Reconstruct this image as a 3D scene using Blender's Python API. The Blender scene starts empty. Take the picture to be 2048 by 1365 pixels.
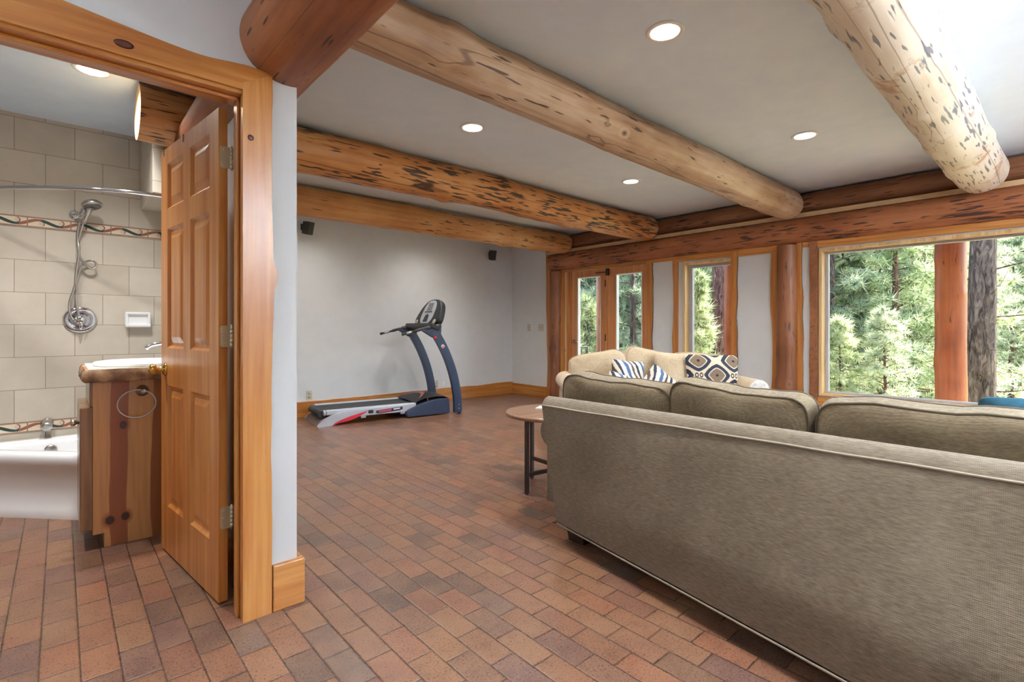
import bpy, math, random
from mathutils import Matrix, Vector, noise as mnoise
PI = math.pi
SC = bpy.context.scene
COL = SC.collection

# ---------------------------------------------------------------- camera, sky, sun, exposure
CAM_H, FPX, HOR = 1.15, 1010.0, 655.0
FWD = (0.6664, 0.7456)                       # view direction in room axes (x towards the window wall, y towards the far wall)
cam = bpy.data.cameras.new('camera')
cam.sensor_fit = 'HORIZONTAL'; cam.sensor_width = 36.0
cam.lens = 36.0 * FPX / 2048.0
cam.shift_y = (HOR - 682.5) / 2048.0
cam.clip_start = 0.05; cam.clip_end = 600
camo = bpy.data.objects.new('camera', cam); COL.objects.link(camo)
camo.location = (0, 0, CAM_H)
camo.rotation_euler = (PI/2, 0, math.atan2(FWD[1], FWD[0]) - PI/2)
SC.camera = camo

world = bpy.data.worlds.new('sky'); SC.world = world
world.use_nodes = True
wn = world.node_tree
bg = wn.nodes['Background']
sky = wn.nodes.new('ShaderNodeTexSky')
sky.sky_type = 'NISHITA'; sky.sun_disc = False
sky.sun_elevation = math.radians(48); sky.sun_rotation = math.radians(115)
wn.links.new(sky.outputs[0], bg.inputs[0])
bg.inputs[1].default_value = 0.64
sun = bpy.data.lights.new('sun', 'SUN'); sun.energy = 14.5; sun.angle = math.radians(0.6); sun.color = (1, .95, .84)
suno = bpy.data.objects.new('sun', sun); COL.objects.link(suno)
suno.rotation_euler = Vector((-0.90, 0.43, -1.22)).to_track_quat('-Z', 'Y').to_euler()
LAMP_W = 9.0                                # each recessed ceiling lamp
BATH_W = 11.0
vs = SC.view_settings
vs.view_transform = 'Standard'; vs.look = 'None'; vs.gamma = 1.0; vs.use_curve_mapping = False
vs.exposure = 1.0
SC.cycles.max_bounces = 8; SC.cycles.diffuse_bounces = 5; SC.cycles.glossy_bounces = 3; SC.cycles.transmission_bounces = 4; SC.cycles.transparent_max_bounces = 6
SC.cycles.caustics_reflective = False; SC.cycles.caustics_refractive = False

# ---------------------------------------------------------------- helpers
def lin(c):
    c = c / 255.0
    return c/12.92 if c <= .04045 else ((c+.055)/1.055)**2.4
def rgb(r, g, b): return (lin(r), lin(g), lin(b), 1.0)

class NT:
    def __init__(s, name):
        s.m = bpy.data.materials.new(name); s.m.use_nodes = True
        s.t = s.m.node_tree; s.p = s.t.nodes['Principled BSDF']; s.out = s.t.nodes['Material Output']
    def n(s, typ, **kw):
        nd = s.t.nodes.new('ShaderNode'+typ)
        for k, v in kw.items(): setattr(nd, k, v)
        return nd
    def put(s, sock, v):
        if isinstance(v, bpy.types.NodeSocket): s.t.links.new(v, sock)
        else: sock.default_value = v
    def math(s, op, a, b=None, c=None):
        nd = s.n('Math', operation=op); s.put(nd.inputs[0], a)
        if b is not None: s.put(nd.inputs[1], b)
        if c is not None: s.put(nd.inputs[2], c)
        return nd.outputs[0]
    def coord(s, scale=(1,1,1), loc=(0,0,0), kind='Object'):
        tc = s.n('TexCoord'); mp = s.n('Mapping')
        s.t.links.new(tc.outputs[kind], mp.inputs[0])
        mp.inputs['Scale'].default_value = scale; mp.inputs['Location'].default_value = loc
        return mp.outputs[0]
    def pos(s, scale=(1,1,1)):
        g = s.n('NewGeometry'); mp = s.n('Mapping'); s.t.links.new(g.outputs['Position'], mp.inputs[0])
        mp.inputs['Scale'].default_value = scale
        return mp.outputs[0]
    def noise(s, vec, scale=5, detail=4, rough=.55, dist=0):
        nd = s.n('TexNoise'); s.put(nd.inputs['Vector'], vec)
        nd.inputs['Scale'].default_value = scale; nd.inputs['Detail'].default_value = detail
        nd.inputs['Roughness'].default_value = rough; nd.inputs['Distortion'].default_value = dist
        return nd.outputs[0]
    def ramp(s, fac, stops, interp='LINEAR'):
        nd = s.n('ValToRGB'); cr = nd.color_ramp; cr.interpolation = interp
        while len(cr.elements) < len(stops): cr.elements.new(.5)
        for e, (p, c) in zip(cr.elements, stops):
            e.position = p; e.color = c if len(c) == 4 else rgb(*c)
        s.put(nd.inputs[0], fac); return nd.outputs[0]
    def step(s, fac, lo, hi, a=0.0, b=1.0):
        nd = s.n('MapRange'); nd.clamp = True; s.put(nd.inputs[0], fac)
        for i, v in zip((1,2,3,4), (lo, hi, a, b)): nd.inputs[i].default_value = v
        return nd.outputs[0]
    def mix(s, f, a, b, blend='MIX'):
        nd = s.n('Mix', data_type='RGBA', blend_type=blend)
        s.put(nd.inputs[0], f); s.put(nd.inputs[6], a); s.put(nd.inputs[7], b)
        return nd.outputs[2]
    def sep(s, vec):
        nd = s.n('SeparateXYZ'); s.put(nd.inputs[0], vec); return nd.outputs
    def comb(s, x, y, z):
        nd = s.n('CombineXYZ')
        for i, v in enumerate((x, y, z)): s.put(nd.inputs[i], v)
        return nd.outputs[0]
    def white(s, vec):
        nd = s.n('TexWhiteNoise', noise_dimensions='3D'); s.put(nd.inputs['Vector'], vec); return nd.outputs
    def bump(s, h, strength=.3, dist=.01):
        nd = s.n('Bump'); s.put(nd.inputs['Height'], h); nd.inputs['Strength'].default_value = strength
        nd.inputs['Distance'].default_value = dist
        s.t.links.new(nd.outputs[0], s.p.inputs['Normal'])
    def done(s, color, rough=.5, metal=0.0, spec=None, coat=None, sheen=None):
        s.put(s.p.inputs['Base Color'], color); s.put(s.p.inputs['Roughness'], rough)
        s.p.inputs['Metallic'].default_value = metal
        if spec is not None: s.p.inputs['Specular IOR Level'].default_value = spec
        if coat: s.p.inputs['Coat Weight'].default_value = coat; s.p.inputs['Coat Roughness'].default_value = .18
        if sheen: s.p.inputs['Sheen Weight'].default_value = sheen
        return s.m

def plain(name, c, rough=.5, metal=0.0, vary=.06, scale=14, spec=None, coat=None, bump=0):
    k = NT(name); v = k.noise(k.coord(), scale, 3)
    d = tuple(x*(1-vary) for x in c[:3])+(1,); l = tuple(min(1, x*(1+vary)) for x in c[:3])+(1,)
    if bump: k.bump(v, bump, .004)
    return k.done(k.ramp(v, [(.3, d), (.7, l)]), rough, metal, spec, coat)

def log_mat(name, base, light, dark, fleck=.5, fleck_col=(40,26,20), rough=.5, seed=0., patch=None):
    """peeled log, grain along local X; fleck = how much of the dark bark flecking is left"""
    k = NT(name)
    c = k.coord(loc=(seed*3.7, seed*1.3, seed*2.1))
    big = k.noise(c, 1.6, 3)
    vg = k.n('Mapping'); k.put(vg.inputs[0], c); vg.inputs['Scale'].default_value = (.9, 14, 14)
    grain = k.noise(vg.outputs[0], 1.6, 5, .6, .4)
    col = k.ramp(k.math('ADD', k.math('MULTIPLY', big, .55), k.math('MULTIPLY', grain, .45)),
                 [(.30, dark), (.47, base), (.66, light)])
    if patch:
        pm = k.step(k.math('ADD', k.math('MULTIPLY', k.noise(c, 3.1, 2), .6), k.math('MULTIPLY', k.noise(c, 13, 4), .4)), .57, .63)
        col = k.mix(k.math('MULTIPLY', pm, .7), col, rgb(*patch))
    vf = k.n('Mapping'); k.put(vf.inputs[0], c); vf.inputs['Scale'].default_value = (6.0, 56, 56)
    f1 = k.noise(vf.outputs[0], 1.0, 1, .4)
    msk = k.noise(c, 2.6, 2)
    f = k.math('ADD', f1, k.math('MULTIPLY', k.math('SUBTRACT', msk, .5), .5))
    vg2 = k.n('Mapping'); k.put(vg2.inputs[0], c); vg2.inputs['Scale'].default_value = (3.0, 26, 26)
    f3 = k.math('ADD', k.noise(vg2.outputs[0], 1.0, 2, .5), k.math('MULTIPLY', k.math('SUBTRACT', msk, .5), .45))
    f = k.math('MAXIMUM', f, k.math('SUBTRACT', f3, .03))
    th = .75 - .17*fleck
    fl = k.step(f, th, th+.05)
    col = k.mix(k.math('MULTIPLY', fl, .92), col, rgb(*fleck_col))
    # knots
    vo = k.n('TexVoronoi'); vm = k.n('Mapping'); k.put(vm.inputs[0], c); vm.inputs['Scale'].default_value = (2.3, 3.4, 3.4)
    k.put(vo.inputs['Vector'], vm.outputs[0]); vo.inputs['Scale'].default_value = 1.0
    rg = k.step(k.math('ABSOLUTE', k.math('SUBTRACT', vo.outputs['Distance'], .10)), .015, .04, 1, 0)
    col = k.mix(k.math('MULTIPLY', rg, .35), col, light if len(light) == 4 else rgb(*light))
    kn = k.step(vo.outputs['Distance'], .03, .07, 1, 0)
    col = k.mix(k.math('MULTIPLY', kn, .8), col, rgb(62, 34, 20))
    # long drying checks
    vc = k.n('Mapping'); k.put(vc.inputs[0], c); vc.inputs['Scale'].default_value = (.10, 4.2, 4.2)
    ck = k.step(k.math('ABSOLUTE', k.math('SUBTRACT', k.noise(vc.outputs[0], 1.2, 1), .5)), .002, .006, 1, 0)
    col = k.mix(k.math('MULTIPLY', ck, .55), col, rgb(70, 40, 25))
    k.bump(k.math('ADD', grain, k.math('MULTIPLY', fl, -.6)), .35, .006)
    return k.done(col, rough, spec=.35, coat=.08)

def pine_mat(name, base, light, dark, axis=2, rough=.32, seed=0., scale=1.0, figure=.0):
    """varnished board, straight grain along the given local axis with a few knots"""
    k = NT(name); c = k.coord(loc=(seed*2.3, seed*1.7, seed))
    sc = [11*scale]*3; sc[axis] = .55*scale
    m = k.n('Mapping'); k.put(m.inputs[0], c); m.inputs['Scale'].default_value = sc
    g = k.noise(m.outputs[0], 2.0, 4, .55, .6)
    fine = [70*scale]*3; fine[axis] = 2.0
    m2 = k.n('Mapping'); k.put(m2.inputs[0], c); m2.inputs['Scale'].default_value = fine
    g2 = k.noise(m2.outputs[0], 1.0, 2)
    col = k.ramp(k.math('ADD', k.math('MULTIPLY', g, .8), k.math('MULTIPLY', g2, .2)), [(.32, dark), (.48, base), (.62, light)])
    ks = [3.6]*3; ks[axis] = 2.2
    m3 = k.n('Mapping'); k.put(m3.inputs[0], c); m3.inputs['Scale'].default_value = ks
    vo = k.n('TexVoronoi'); k.put(vo.inputs['Vector'], m3.outputs[0]); vo.inputs['Scale'].default_value = 1
    kn = k.step(vo.outputs['Distance'], .045, .085, 1, 0)
    col = k.mix(k.math('MULTIPLY', kn, .8), col, rgb(70, 34, 16))
    k.bump(g, .08, .003)
    return k.done(col, rough, coat=.35)

def fabric(name, base, dark, light, sx=520, rough=.95):
    k = NT(name); c = k.coord()
    m = k.n('Mapping'); k.put(m.inputs[0], c); m.inputs['Scale'].default_value = (60, 34, 330)
    slub = k.noise(m.outputs[0], 1, 3, .6)
    w1 = k.n('TexWave', wave_type='BANDS', bands_direction='Y'); k.put(w1.inputs[0], c); w1.inputs['Scale'].default_value = 70
    w2 = k.n('TexWave', wave_type='BANDS', bands_direction='Z'); k.put(w2.inputs[0], c); w2.inputs['Scale'].default_value = 70
    wv = k.math('ADD', w1.outputs['Fac'], w2.outputs['Fac'])
    big = k.noise(c, 3.5, 3)
    f = k.math('ADD', k.math('MULTIPLY', slub, .52), k.math('ADD', k.math('MULTIPLY', wv, .05), k.math('MULTIPLY', big, .25)))
    col = k.ramp(f, [(.36, dark), (.5, base), (.66, light)])
    k.bump(k.math('ADD', k.math('MULTIPLY', wv, .5), slub), .2, .003)
    return k.done(col, rough, spec=.15, sheen=.2)

# ---------------------------------------------------------------- mesh builder
_MW = {}
def mw(o):
    if o is None: return Matrix.Identity(4)
    return _MW.get(o.name, Matrix.Identity(4))

class MB:
    def __init__(s): s.v = []; s.f = []; s.mi = []; s.sm = []; s.cur = 0; s.smooth = False
    def add(s, vs, fs):
        b = len(s.v); s.v += [tuple(p) for p in vs]
        for f in fs: s.f.append([i+b for i in f]); s.mi.append(s.cur); s.sm.append(s.smooth)
        return s
    def box(s, x0, x1, y0, y1, z0, z1):
        x0, x1 = min(x0,x1), max(x0,x1); y0, y1 = min(y0,y1), max(y0,y1); z0, z1 = min(z0,z1), max(z0,z1)
        return s.add([(x0,y0,z0),(x1,y0,z0),(x1,y1,z0),(x0,y1,z0),(x0,y0,z1),(x1,y0,z1),(x1,y1,z1),(x0,y1,z1)],
              [(3,2,1,0),(4,5,6,7),(0,1,5,4),(1,2,6,5),(2,3,7,6),(3,0,4,7)])
    def prism(s, poly, axis, a, b, side=None, waney=None):
        """poly: 2-D outline in the two other axes (in x,y,z order); side: material slot of the rim"""
        def P(p, h):
            q = [p[0], p[1]]; q.insert(axis, h); return tuple(q)
        n = len(poly); vs = [P(p, a) for p in poly] + [P(p, b) for p in poly]
        area = sum(poly[i][0]*poly[(i+1)%n][1]-poly[(i+1)%n][0]*poly[i][1] for i in range(n))
        flip = (area < 0) ^ (axis == 1) ^ (b < a)
        caps = [list(range(n-1, -1, -1)), list(range(n, 2*n))]
        rim = [(i, (i+1) % n, (i+1) % n + n, i+n) for i in range(n)]
        if flip: caps = [c[::-1] for c in caps]; rim = [r[::-1] for r in rim]
        base = s.cur
        s.add(vs, caps); k = len(s.v)-2*n
        for q, r in enumerate(rim):
            bark = side is not None and (waney is None or any(lo_ <= q < hi_ for lo_, hi_ in waney))
            s.f.append([i+k for i in r]); s.mi.append(side if bark else base); s.sm.append(s.smooth)
        return s
    def tube(s, pts, r, seg=12, cap=True, squash=None):
        pts = [Vector(p) for p in pts]; n = len(pts); rs = r if isinstance(r, (list, tuple)) else [r]*n
        sm = s.smooth; s.smooth = True
        vs = []; up = None
        for i, p in enumerate(pts):
            t = (pts[min(i+1,n-1)] - pts[max(i-1,0)]).normalized()
            if up is None:
                up = Vector((0,0,1)) if abs(t.z) < .9 else Vector((1,0,0))
            a = (up - t*up.dot(t)).normalized(); b = t.cross(a); up = a
            for j in range(seg):
                w = 2*PI*j/seg
                vs.append(p + (a*math.cos(w)*(squash or 1) + b*math.sin(w))*rs[i])
        fs = [(i*seg+j, i*seg+(j+1)%seg, (i+1)*seg+(j+1)%seg, (i+1)*seg+j) for i in range(n-1) for j in range(seg)]
        if cap: fs += [tuple(range(seg-1,-1,-1)), tuple((n-1)*seg+j for j in range(seg))]
        s.add(vs, fs); s.smooth = sm; return s
    def lathe(s, prof, c=(0,0,0), axis=(0,0,1), seg=24, sx=1, sy=1, cap=True):
        """prof: (radius, height) pairs along axis"""
        ax = Vector(axis).normalized(); q = ax.to_track_quat('Z', 'Y').to_matrix(); c = Vector(c)
        vs = []
        for (r, h) in prof:
            for j in range(seg):
                w = 2*PI*j/seg; vs.append(c + q @ Vector((r*math.cos(w)*sx, r*math.sin(w)*sy, h)))
        n = len(prof)
        fs = [(i*seg+j, i*seg+(j+1)%seg, (i+1)*seg+(j+1)%seg, (i+1)*seg+j) for i in range(n-1) for j in range(seg)]
        sm = s.smooth; s.smooth = True
        s.add(vs, fs); s.smooth = False
        b = len(s.v)-len(vs)
        if cap and prof[0][0] > 1e-4: s.f.append([b+j for j in range(seg-1,-1,-1)]); s.mi.append(s.cur); s.sm.append(False)
        if cap and prof[-1][0] > 1e-4: s.f.append([b+(n-1)*seg+j for j in range(seg)]); s.mi.append(s.cur); s.sm.append(False)
        s.smooth = sm; return s
    def grid(s, rows):
        """rows: list of equally long point lists"""
        n, m = len(rows), len(rows[0]); sm = s.smooth; s.smooth = True
        s.add([p for r in rows for p in r], [(i*m+j, i*m+j+1, (i+1)*m+j+1, (i+1)*m+j) for i in range(n-1) for j in range(m-1)])
        s.smooth = sm; return s
    def xform(s, M, start=0):
        s.v[start:] = [tuple(M @ Vector(p)) for p in s.v[start:]]; return s
    def build(s, name, mats, parent=None, local=False, bevel=0, subsurf=0, origin=None, solid=0):
        """vertices in room coordinates, unless local (then in the parent's own coordinates)"""
        vs = s.v
        me = bpy.data.meshes.new(name)
        o = bpy.data.objects.new(name, me); COL.objects.link(o)
        if parent is not None:
            o.parent = parent
            if not local:
                inv = mw(parent).inverted(); vs = [tuple(inv @ Vector(p)) for p in vs]
            _MW[o.name] = mw(parent)
        else:
            if origin is None:
                xs, ys, zs = zip(*vs); origin = ((min(xs)+max(xs))/2, (min(ys)+max(ys))/2, min(zs))
            o.location = origin; vs = [(p[0]-origin[0], p[1]-origin[1], p[2]-origin[2]) for p in vs]
            _MW[o.name] = Matrix.Translation(origin)
        me.from_pydata(vs, [], s.f); me.update()
        for m in (mats if isinstance(mats, (list, tuple)) else [mats]): me.materials.append(m)
        me.polygons.foreach_set('material_index', s.mi); me.polygons.foreach_set('use_smooth', s.sm)
        if bevel:
            b = o.modifiers.new('bevel', 'BEVEL'); b.width = bevel; b.segments = 2; b.limit_method = 'ANGLE'; b.angle_limit = math.radians(40)
        if subsurf:
            b = o.modifiers.new('subdivision', 'SUBSURF'); b.levels = subsurf; b.render_levels = subsurf
        return o

def tag(o, label, cat, group=None, kind=None):
    o['label'] = label; o['category'] = cat
    if group: o['group'] = group
    if kind: o['kind'] = kind
    return o
def thing(name, label, cat, loc=(0,0,0), rotz=0.0, group=None):
    o = bpy.data.objects.new(name, None); COL.objects.link(o)
    o.location = loc; o.rotation_euler = (0, 0, rotz); o.empty_display_size = .1
    _MW[o.name] = Matrix.Translation(loc) @ Matrix.Rotation(rotz, 4, 'Z')
    return tag(o, label, cat, group)
def struct(o):
    o['kind'] = 'structure'; return o
def sroot(name, loc=(0,0,0)):
    o = bpy.data.objects.new(name, None); COL.objects.link(o); o.location = loc
    _MW[o.name] = Matrix.Translation(loc); return struct(o)
def copy_tree(o, parent=None):
    c = o.copy(); COL.objects.link(c)
    if parent is not None: c.parent = parent
    _MW[c.name] = mw(o)
    for ch in list(o.children): copy_tree(ch, c)
    return c
def arc(c, r, a0, a1, n, plane='xy'):
    out = []
    for i in range(n+1):
        a = a0+(a1-a0)*i/n; p = (r*math.cos(a), r*math.sin(a))
        out.append({'xy': (c[0]+p[0], c[1]+p[1], c[2]), 'xz': (c[0]+p[0], c[1], c[2]+p[1]), 'yz': (c[0], c[1]+p[0], c[2]+p[1])}[plane])
    return out
def spline(pts, n=8):
    P = [Vector(p) for p in pts]; P = [P[0]*2-P[1]] + P + [P[-1]*2-P[-2]]; out = []
    for i in range(1, len(P)-2):
        a, b, c, d = P[i-1:i+3]
        for k in range(n):
            t = k/n
            out.append(.5*((2*b)+(c-a)*t+(2*a-5*b+4*c-d)*t*t+(3*b-a-3*c+d)*t**3))
    out.append(P[-2]); return out

# ---------------------------------------------------------------- materials
def wall_mat(name, c, vary=.03):
    k = NT(name); p = k.pos()
    a = k.noise(p, .9, 4); b = k.noise(p, 7, 5)
    f = k.math('ADD', k.math('MULTIPLY', a, .6), k.math('MULTIPLY', b, .4))
    lo = tuple(lin(x*(1-vary)) for x in c)+(1,); hi = tuple(lin(min(255, x*(1+vary))) for x in c)+(1,)
    k.bump(b, .12, .01)
    return k.done(k.ramp(f, [(.38, lo), (.62, hi)]), .7, spec=.3)
PLASTER = wall_mat('white_plaster', (219, 220, 219), .015)
CEIL = wall_mat('hand_trowelled_ceiling', (220, 236, 255), .018)

def floor_mat():
    k = NT('brick_paving'); p = k.sep(k.pos())
    W, L = .104, .2
    u = k.math('DIVIDE', k.math('SUBTRACT', p[0], .05), W)
    row = k.math('FLOOR', u)
    rr = k.white(k.comb(row, 3.3, 0))[0]
    off = k.math('ADD', k.math('MULTIPLY', k.math('MODULO', k.math('ABSOLUTE', row), 2.0), .5), k.math('MULTIPLY', rr, .22))
    v = k.math('ADD', k.math('DIVIDE', k.math('SUBTRACT', p[1], 2.37), L), off)
    cell = k.math('FLOOR', v)
    fu = k.math('SUBTRACT', u, row); fv = k.math('SUBTRACT', v, cell)
    du = k.math('MULTIPLY', k.math('MINIMUM', fu, k.math('SUBTRACT', 1, fu)), W)
    dv = k.math('MULTIPLY', k.math('MINIMUM', fv, k.math('SUBTRACT', 1, fv)), L)
    wob = k.noise(k.pos(), 45, 3)
    gw = k.white(k.comb(row, cell, 9.1))[0]
    d = k.math('ADD', k.math('MINIMUM', du, dv), k.math('MULTIPLY', k.math('SUBTRACT', wob, .5), .006))
    joint = k.step(d, .0014, .0036, 1, 0)
    r = k.white(k.comb(row, cell, 1.7))[0]
    col = k.ramp(r, [(0, (88, 68, 58)), (.14, (112, 80, 63)), (.30, (128, 91, 67)), (.46, (120, 80, 63)), (.60, (138, 99, 71)),
                     (.74, (106, 77, 69)), (.88, (140, 91, 65)), (1, (98, 83, 74))])
    sp = k.noise(k.pos(), 130, 4, .7)
    bl = k.noise(k.pos(), 6, 4)
    col = k.mix(k.step(sp, .53, .70, 0, .5), col, rgb(172, 130, 96))
    col = k.mix(k.step(sp, .47, .32, 0, .55), col, rgb(62, 40, 30))
    col = k.mix(k.step(bl, .42, .66, 0, .28), col, rgb(156, 118, 88))
    col = k.mix(k.step(k.noise(k.pos(), 17, 4), .5, .68, 0, .3), col, rgb(80, 52, 40))
    jc = k.mix(k.step(k.noise(k.pos(), 9, 3), .42, .6), rgb(26, 19, 16), rgb(70, 50, 40))
    col = k.mix(k.math('MULTIPLY', joint, .85), col, jc)
    h = k.math('ADD', k.math('ADD', k.step(d, .0, .007), k.math('MULTIPLY', sp, .35)), k.math('MULTIPLY', gw, .25))
    k.bump(h, .3, .004)
    return k.done(col, k.step(sp, .35, .7, .24, .46), spec=.5)
FLOOR = floor_mat()

def tile_mat(name, z0, u0):
    k = NT(name); p = k.sep(k.pos())
    W, Hh = .31, .2215
    v = k.math('DIVIDE', k.math('SUBTRACT', p[2], z0), Hh); row = k.math('FLOOR', v)
    off = k.math('MULTIPLY', k.math('MODULO', k.math('ABSOLUTE', row), 2.0), .5)
    uu = k.math('ADD', k.math('ADD', p[0], k.math('MULTIPLY', p[1], 1.0)), -4.78-u0)
    u = k.math('ADD', k.math('DIVIDE', uu, W), off); cell = k.math('FLOOR', u)
    fu = k.math('SUBTRACT', u, cell); fv = k.math('SUBTRACT', v, row)
    d = k.math('MINIMUM', k.math('MULTIPLY', k.math('MINIMUM', fu, k.math('SUBTRACT', 1, fu)), W),
               k.math('MULTIPLY', k.math('MINIMUM', fv, k.math('SUBTRACT', 1, fv)), Hh))
    j = k.step(d, .0010, .0022, 1, 0)
    cl = k.noise(k.pos(), 5, 5, .6); r = k.white(k.comb(cell, row, 2))[0]
    col = k.ramp(k.math('ADD', k.math('MULTIPLY', cl, .7), k.math('MULTIPLY', r, .3)), [(.3, (192, 182, 166)), (.7, (208, 199, 184))])
    col = k.mix(k.math('MULTIPLY', j, .9), col, rgb(128, 108, 90))
    k.bump(k.math('SUBTRACT', 1, j), .4, .002)
    return k.done(col, .28, spec=.5)
TILE_LO = tile_mat('beige_wall_tile', 1.61-.2215*8, -.079)
TILE_HI = tile_mat('beige_wall_tile_upper', 1.908, -.079+.155)

def border_mat():
    k = NT('vine_border_tile'); p = k.sep(k.coord())
    L = .2235
    x = k.math('DIVIDE', k.math('ADD', p[0], .169), L); cell = k.math('FLOOR', x); fx = k.math('SUBTRACT', x, cell)
    z = k.math('DIVIDE', p[2], .068)             # 0..1 over the height
    ang = k.math('MULTIPLY', fx, 2*PI)
    wv = k.math('ADD', .5, k.math('MULTIPLY', k.math('SINE', ang), .24))
    th = k.math('ADD', .085, k.math('MULTIPLY', k.math('ABSOLUTE', k.math('COSINE', ang)), .06))
    m1 = k.step(k.math('SUBTRACT', k.math('ABSOLUTE', k.math('SUBTRACT', z, wv)), th), 0, .04, 1, 0)
    colw = k.mix(k.step(k.math('SINE', k.math('ADD', ang, 1.2)), -.15, .15), rgb(44, 70, 66), rgb(148, 92, 72))
    def blob(cx, cz, r, sx=3.2):
        dx = k.math('MULTIPLY', k.math('SUBTRACT', fx, cx), sx); dz = k.math('SUBTRACT', z, cz)
        return k.math('SQRT', k.math('ADD', k.math('MULTIPLY', dx, dx), k.math('MULTIPLY', dz, dz))), r
    col = rgb(222, 208, 184)
    d1, _ = blob(.30, .40, 0); d2, _ = blob(.76, .62, 0)
    col = k.mix(k.step(d1, .14, .17, .8, 0), col, rgb(206, 184, 156))
    col = k.mix(k.step(d2, .14, .17, .8, 0), col, rgb(206, 184, 156))
    r1 = k.math('ABSOLUTE', k.math('SUBTRACT', d1, .24)); r2 = k.math('ABSOLUTE', k.math('SUBTRACT', d2, .24))
    col = k.mix(k.math('MULTIPLY', k.step(r1, .03, .06, 1, 0), k.step(fx, .32, .38)), col, rgb(50, 78, 66))
    col = k.mix(k.math('MULTIPLY', k.step(r2, .03, .06, 1, 0), k.step(fx, .74, .80)), col, rgb(120, 66, 54))
    col = k.mix(m1, col, colw)
    ez = k.math('MINIMUM', z, k.math('SUBTRACT', 1, z))
    col = k.mix(k.step(ez, .09, .12, 1, 0), col, rgb(168, 128, 108))
    ex = k.math('MINIMUM', fx, k.math('SUBTRACT', 1, fx))
    col = k.mix(k.step(ex, .010, .018, 1, 0), col, rgb(150, 118, 98))
    return k.done(col, .3)
BORDER = border_mat()

LOG_GIRDER = log_mat('girder_log_wood', (134, 76, 40), (166, 106, 62), (98, 48, 24), .05, (50, 24, 14), seed=1)
LOG_FAR = log_mat('far_beam_log_wood', (194, 138, 82), (214, 168, 116), (160, 102, 56), .46, (74, 52, 40), seed=2)
LOG_FLECK = log_mat('flecked_beam_log_wood', (184, 122, 66), (206, 154, 100), (150, 88, 42), .92, (46, 36, 34), seed=3)
LOG_TAN = log_mat('tan_beam_log_wood', (170, 138, 108), (196, 174, 150), (136, 96, 64), .16, (74, 56, 46), seed=4)
LOG_PALE = log_mat('pale_beam_log_wood', (216, 206, 190), (230, 222, 210), (196, 174, 148), .60, (98, 100, 114), seed=5, patch=(172, 118, 72))
LOG_RED = log_mat('reddish_header_log_wood', (156, 96, 60), (178, 118, 78), (122, 68, 40), .72, (54, 42, 42), seed=6)
LOG_RED2 = log_mat('dark_header_log_wood', (132, 86, 58), (154, 106, 74), (100, 62, 40), .45, (62, 42, 34), seed=7)
LOG_POST = log_mat('post_log_wood', (138, 86, 54), (158, 106, 70), (104, 62, 38), .35, (56, 40, 32), seed=8)
LOG_DECK = log_mat('red_deck_post_wood', (136, 70, 32), (158, 90, 44), (98, 46, 22), .12, (66, 38, 28), seed=9)
ENDGRAIN = plain('log_end_grain', rgb(226, 196, 150), .6, vary=.08, scale=20)
PINE = pine_mat('varnished_pine', (184, 118, 52), (200, 140, 72), (162, 94, 38))
PINE_X = pine_mat('varnished_pine_rail', (184, 118, 52), (200, 140, 72), (162, 94, 38), axis=0, seed=3)
PINE_Y = pine_mat('varnished_pine_board', (188, 124, 58), (204, 146, 78), (166, 100, 42), axis=1, seed=5)
DOORW = pine_mat('door_fir', (190, 120, 56), (204, 142, 76), (168, 96, 40), seed=7, scale=.8)
FRAMEW = pine_mat('door_frame_fir', (196, 130, 72), (208, 146, 90), (180, 112, 58), seed=9)
CREAM = pine_mat('pale_window_stop', (216, 178, 118), (228, 200, 150), (196, 152, 92), seed=2)
BARK = plain('bark_edge', rgb(104, 84, 66), .9, vary=.4, scale=30, bump=.4)
SILVERF = plain('grey_window_frame', rgb(176, 176, 180), .4)
WHITE = plain('white_trim_paint', rgb(236, 236, 234), .4, vary=.01)
CHALK = plain('chinking', rgb(196, 164, 124), .8, vary=.1, scale=10)
DARK = plain('black_metal', rgb(26, 25, 26), .4)
CHROME = plain('chrome', rgb(214, 216, 220), .08, 1.0, vary=.01)
NICKEL = plain('brushed_nickel', rgb(196, 193, 188), .28, 1.0, vary=.03)
BRASS = plain('polished_brass', rgb(224, 186, 104), .15, 1.0, vary=.02)
HINGEM = plain('worn_brass_hinge', rgb(204, 188, 152), .4, .35, vary=.08)
PORC = plain('white_porcelain', rgb(238, 239, 240), .12, vary=.005, spec=.6)
NAVY = plain('navy_plastic', rgb(46, 60, 84), .38, vary=.04)
BLACKP = plain('black_plastic', rgb(30, 31, 35), .45, vary=.05)
BELT = plain('rubber_belt', rgb(52, 53, 55), .75, vary=.05, scale=60)
SILVERP = plain('silver_plastic', rgb(190, 194, 202), .35, .2, vary=.02)
REDP = plain('red_stripe', rgb(214, 50, 62), .4)
SCREEN = plain('grey_display', rgb(110, 118, 122), .2)
OUTLETM = plain('almond_plate', rgb(198, 192, 168), .4, vary=.01)
DARKWOOD = plain('dark_stained_leg', rgb(48, 28, 20), .4, vary=.2)
TABLETOP = pine_mat('walnut_table_top', (136, 100, 74), (152, 116, 90), (112, 80, 58), axis=0, seed=11)
IRON = plain('dark_iron', rgb(52, 38, 32), .45, vary=.1)
SOFA = fabric('taupe_chenille', (136, 123, 104), (111, 98, 80), (158, 146, 127))
SOFA_C = fabric('cushion_chenille', (142, 127, 102), (117, 102, 78), (164, 150, 126))
CREAMF = fabric('cream_chenille', (202, 184, 156), (178, 158, 128), (220, 204, 178))
CREAMW = plain('cream_welt', rgb(176, 156, 126), .9, vary=.1, scale=60)
PIPING = plain('brown_welt', rgb(98, 86, 68), .9, vary=.1, scale=60)
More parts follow.
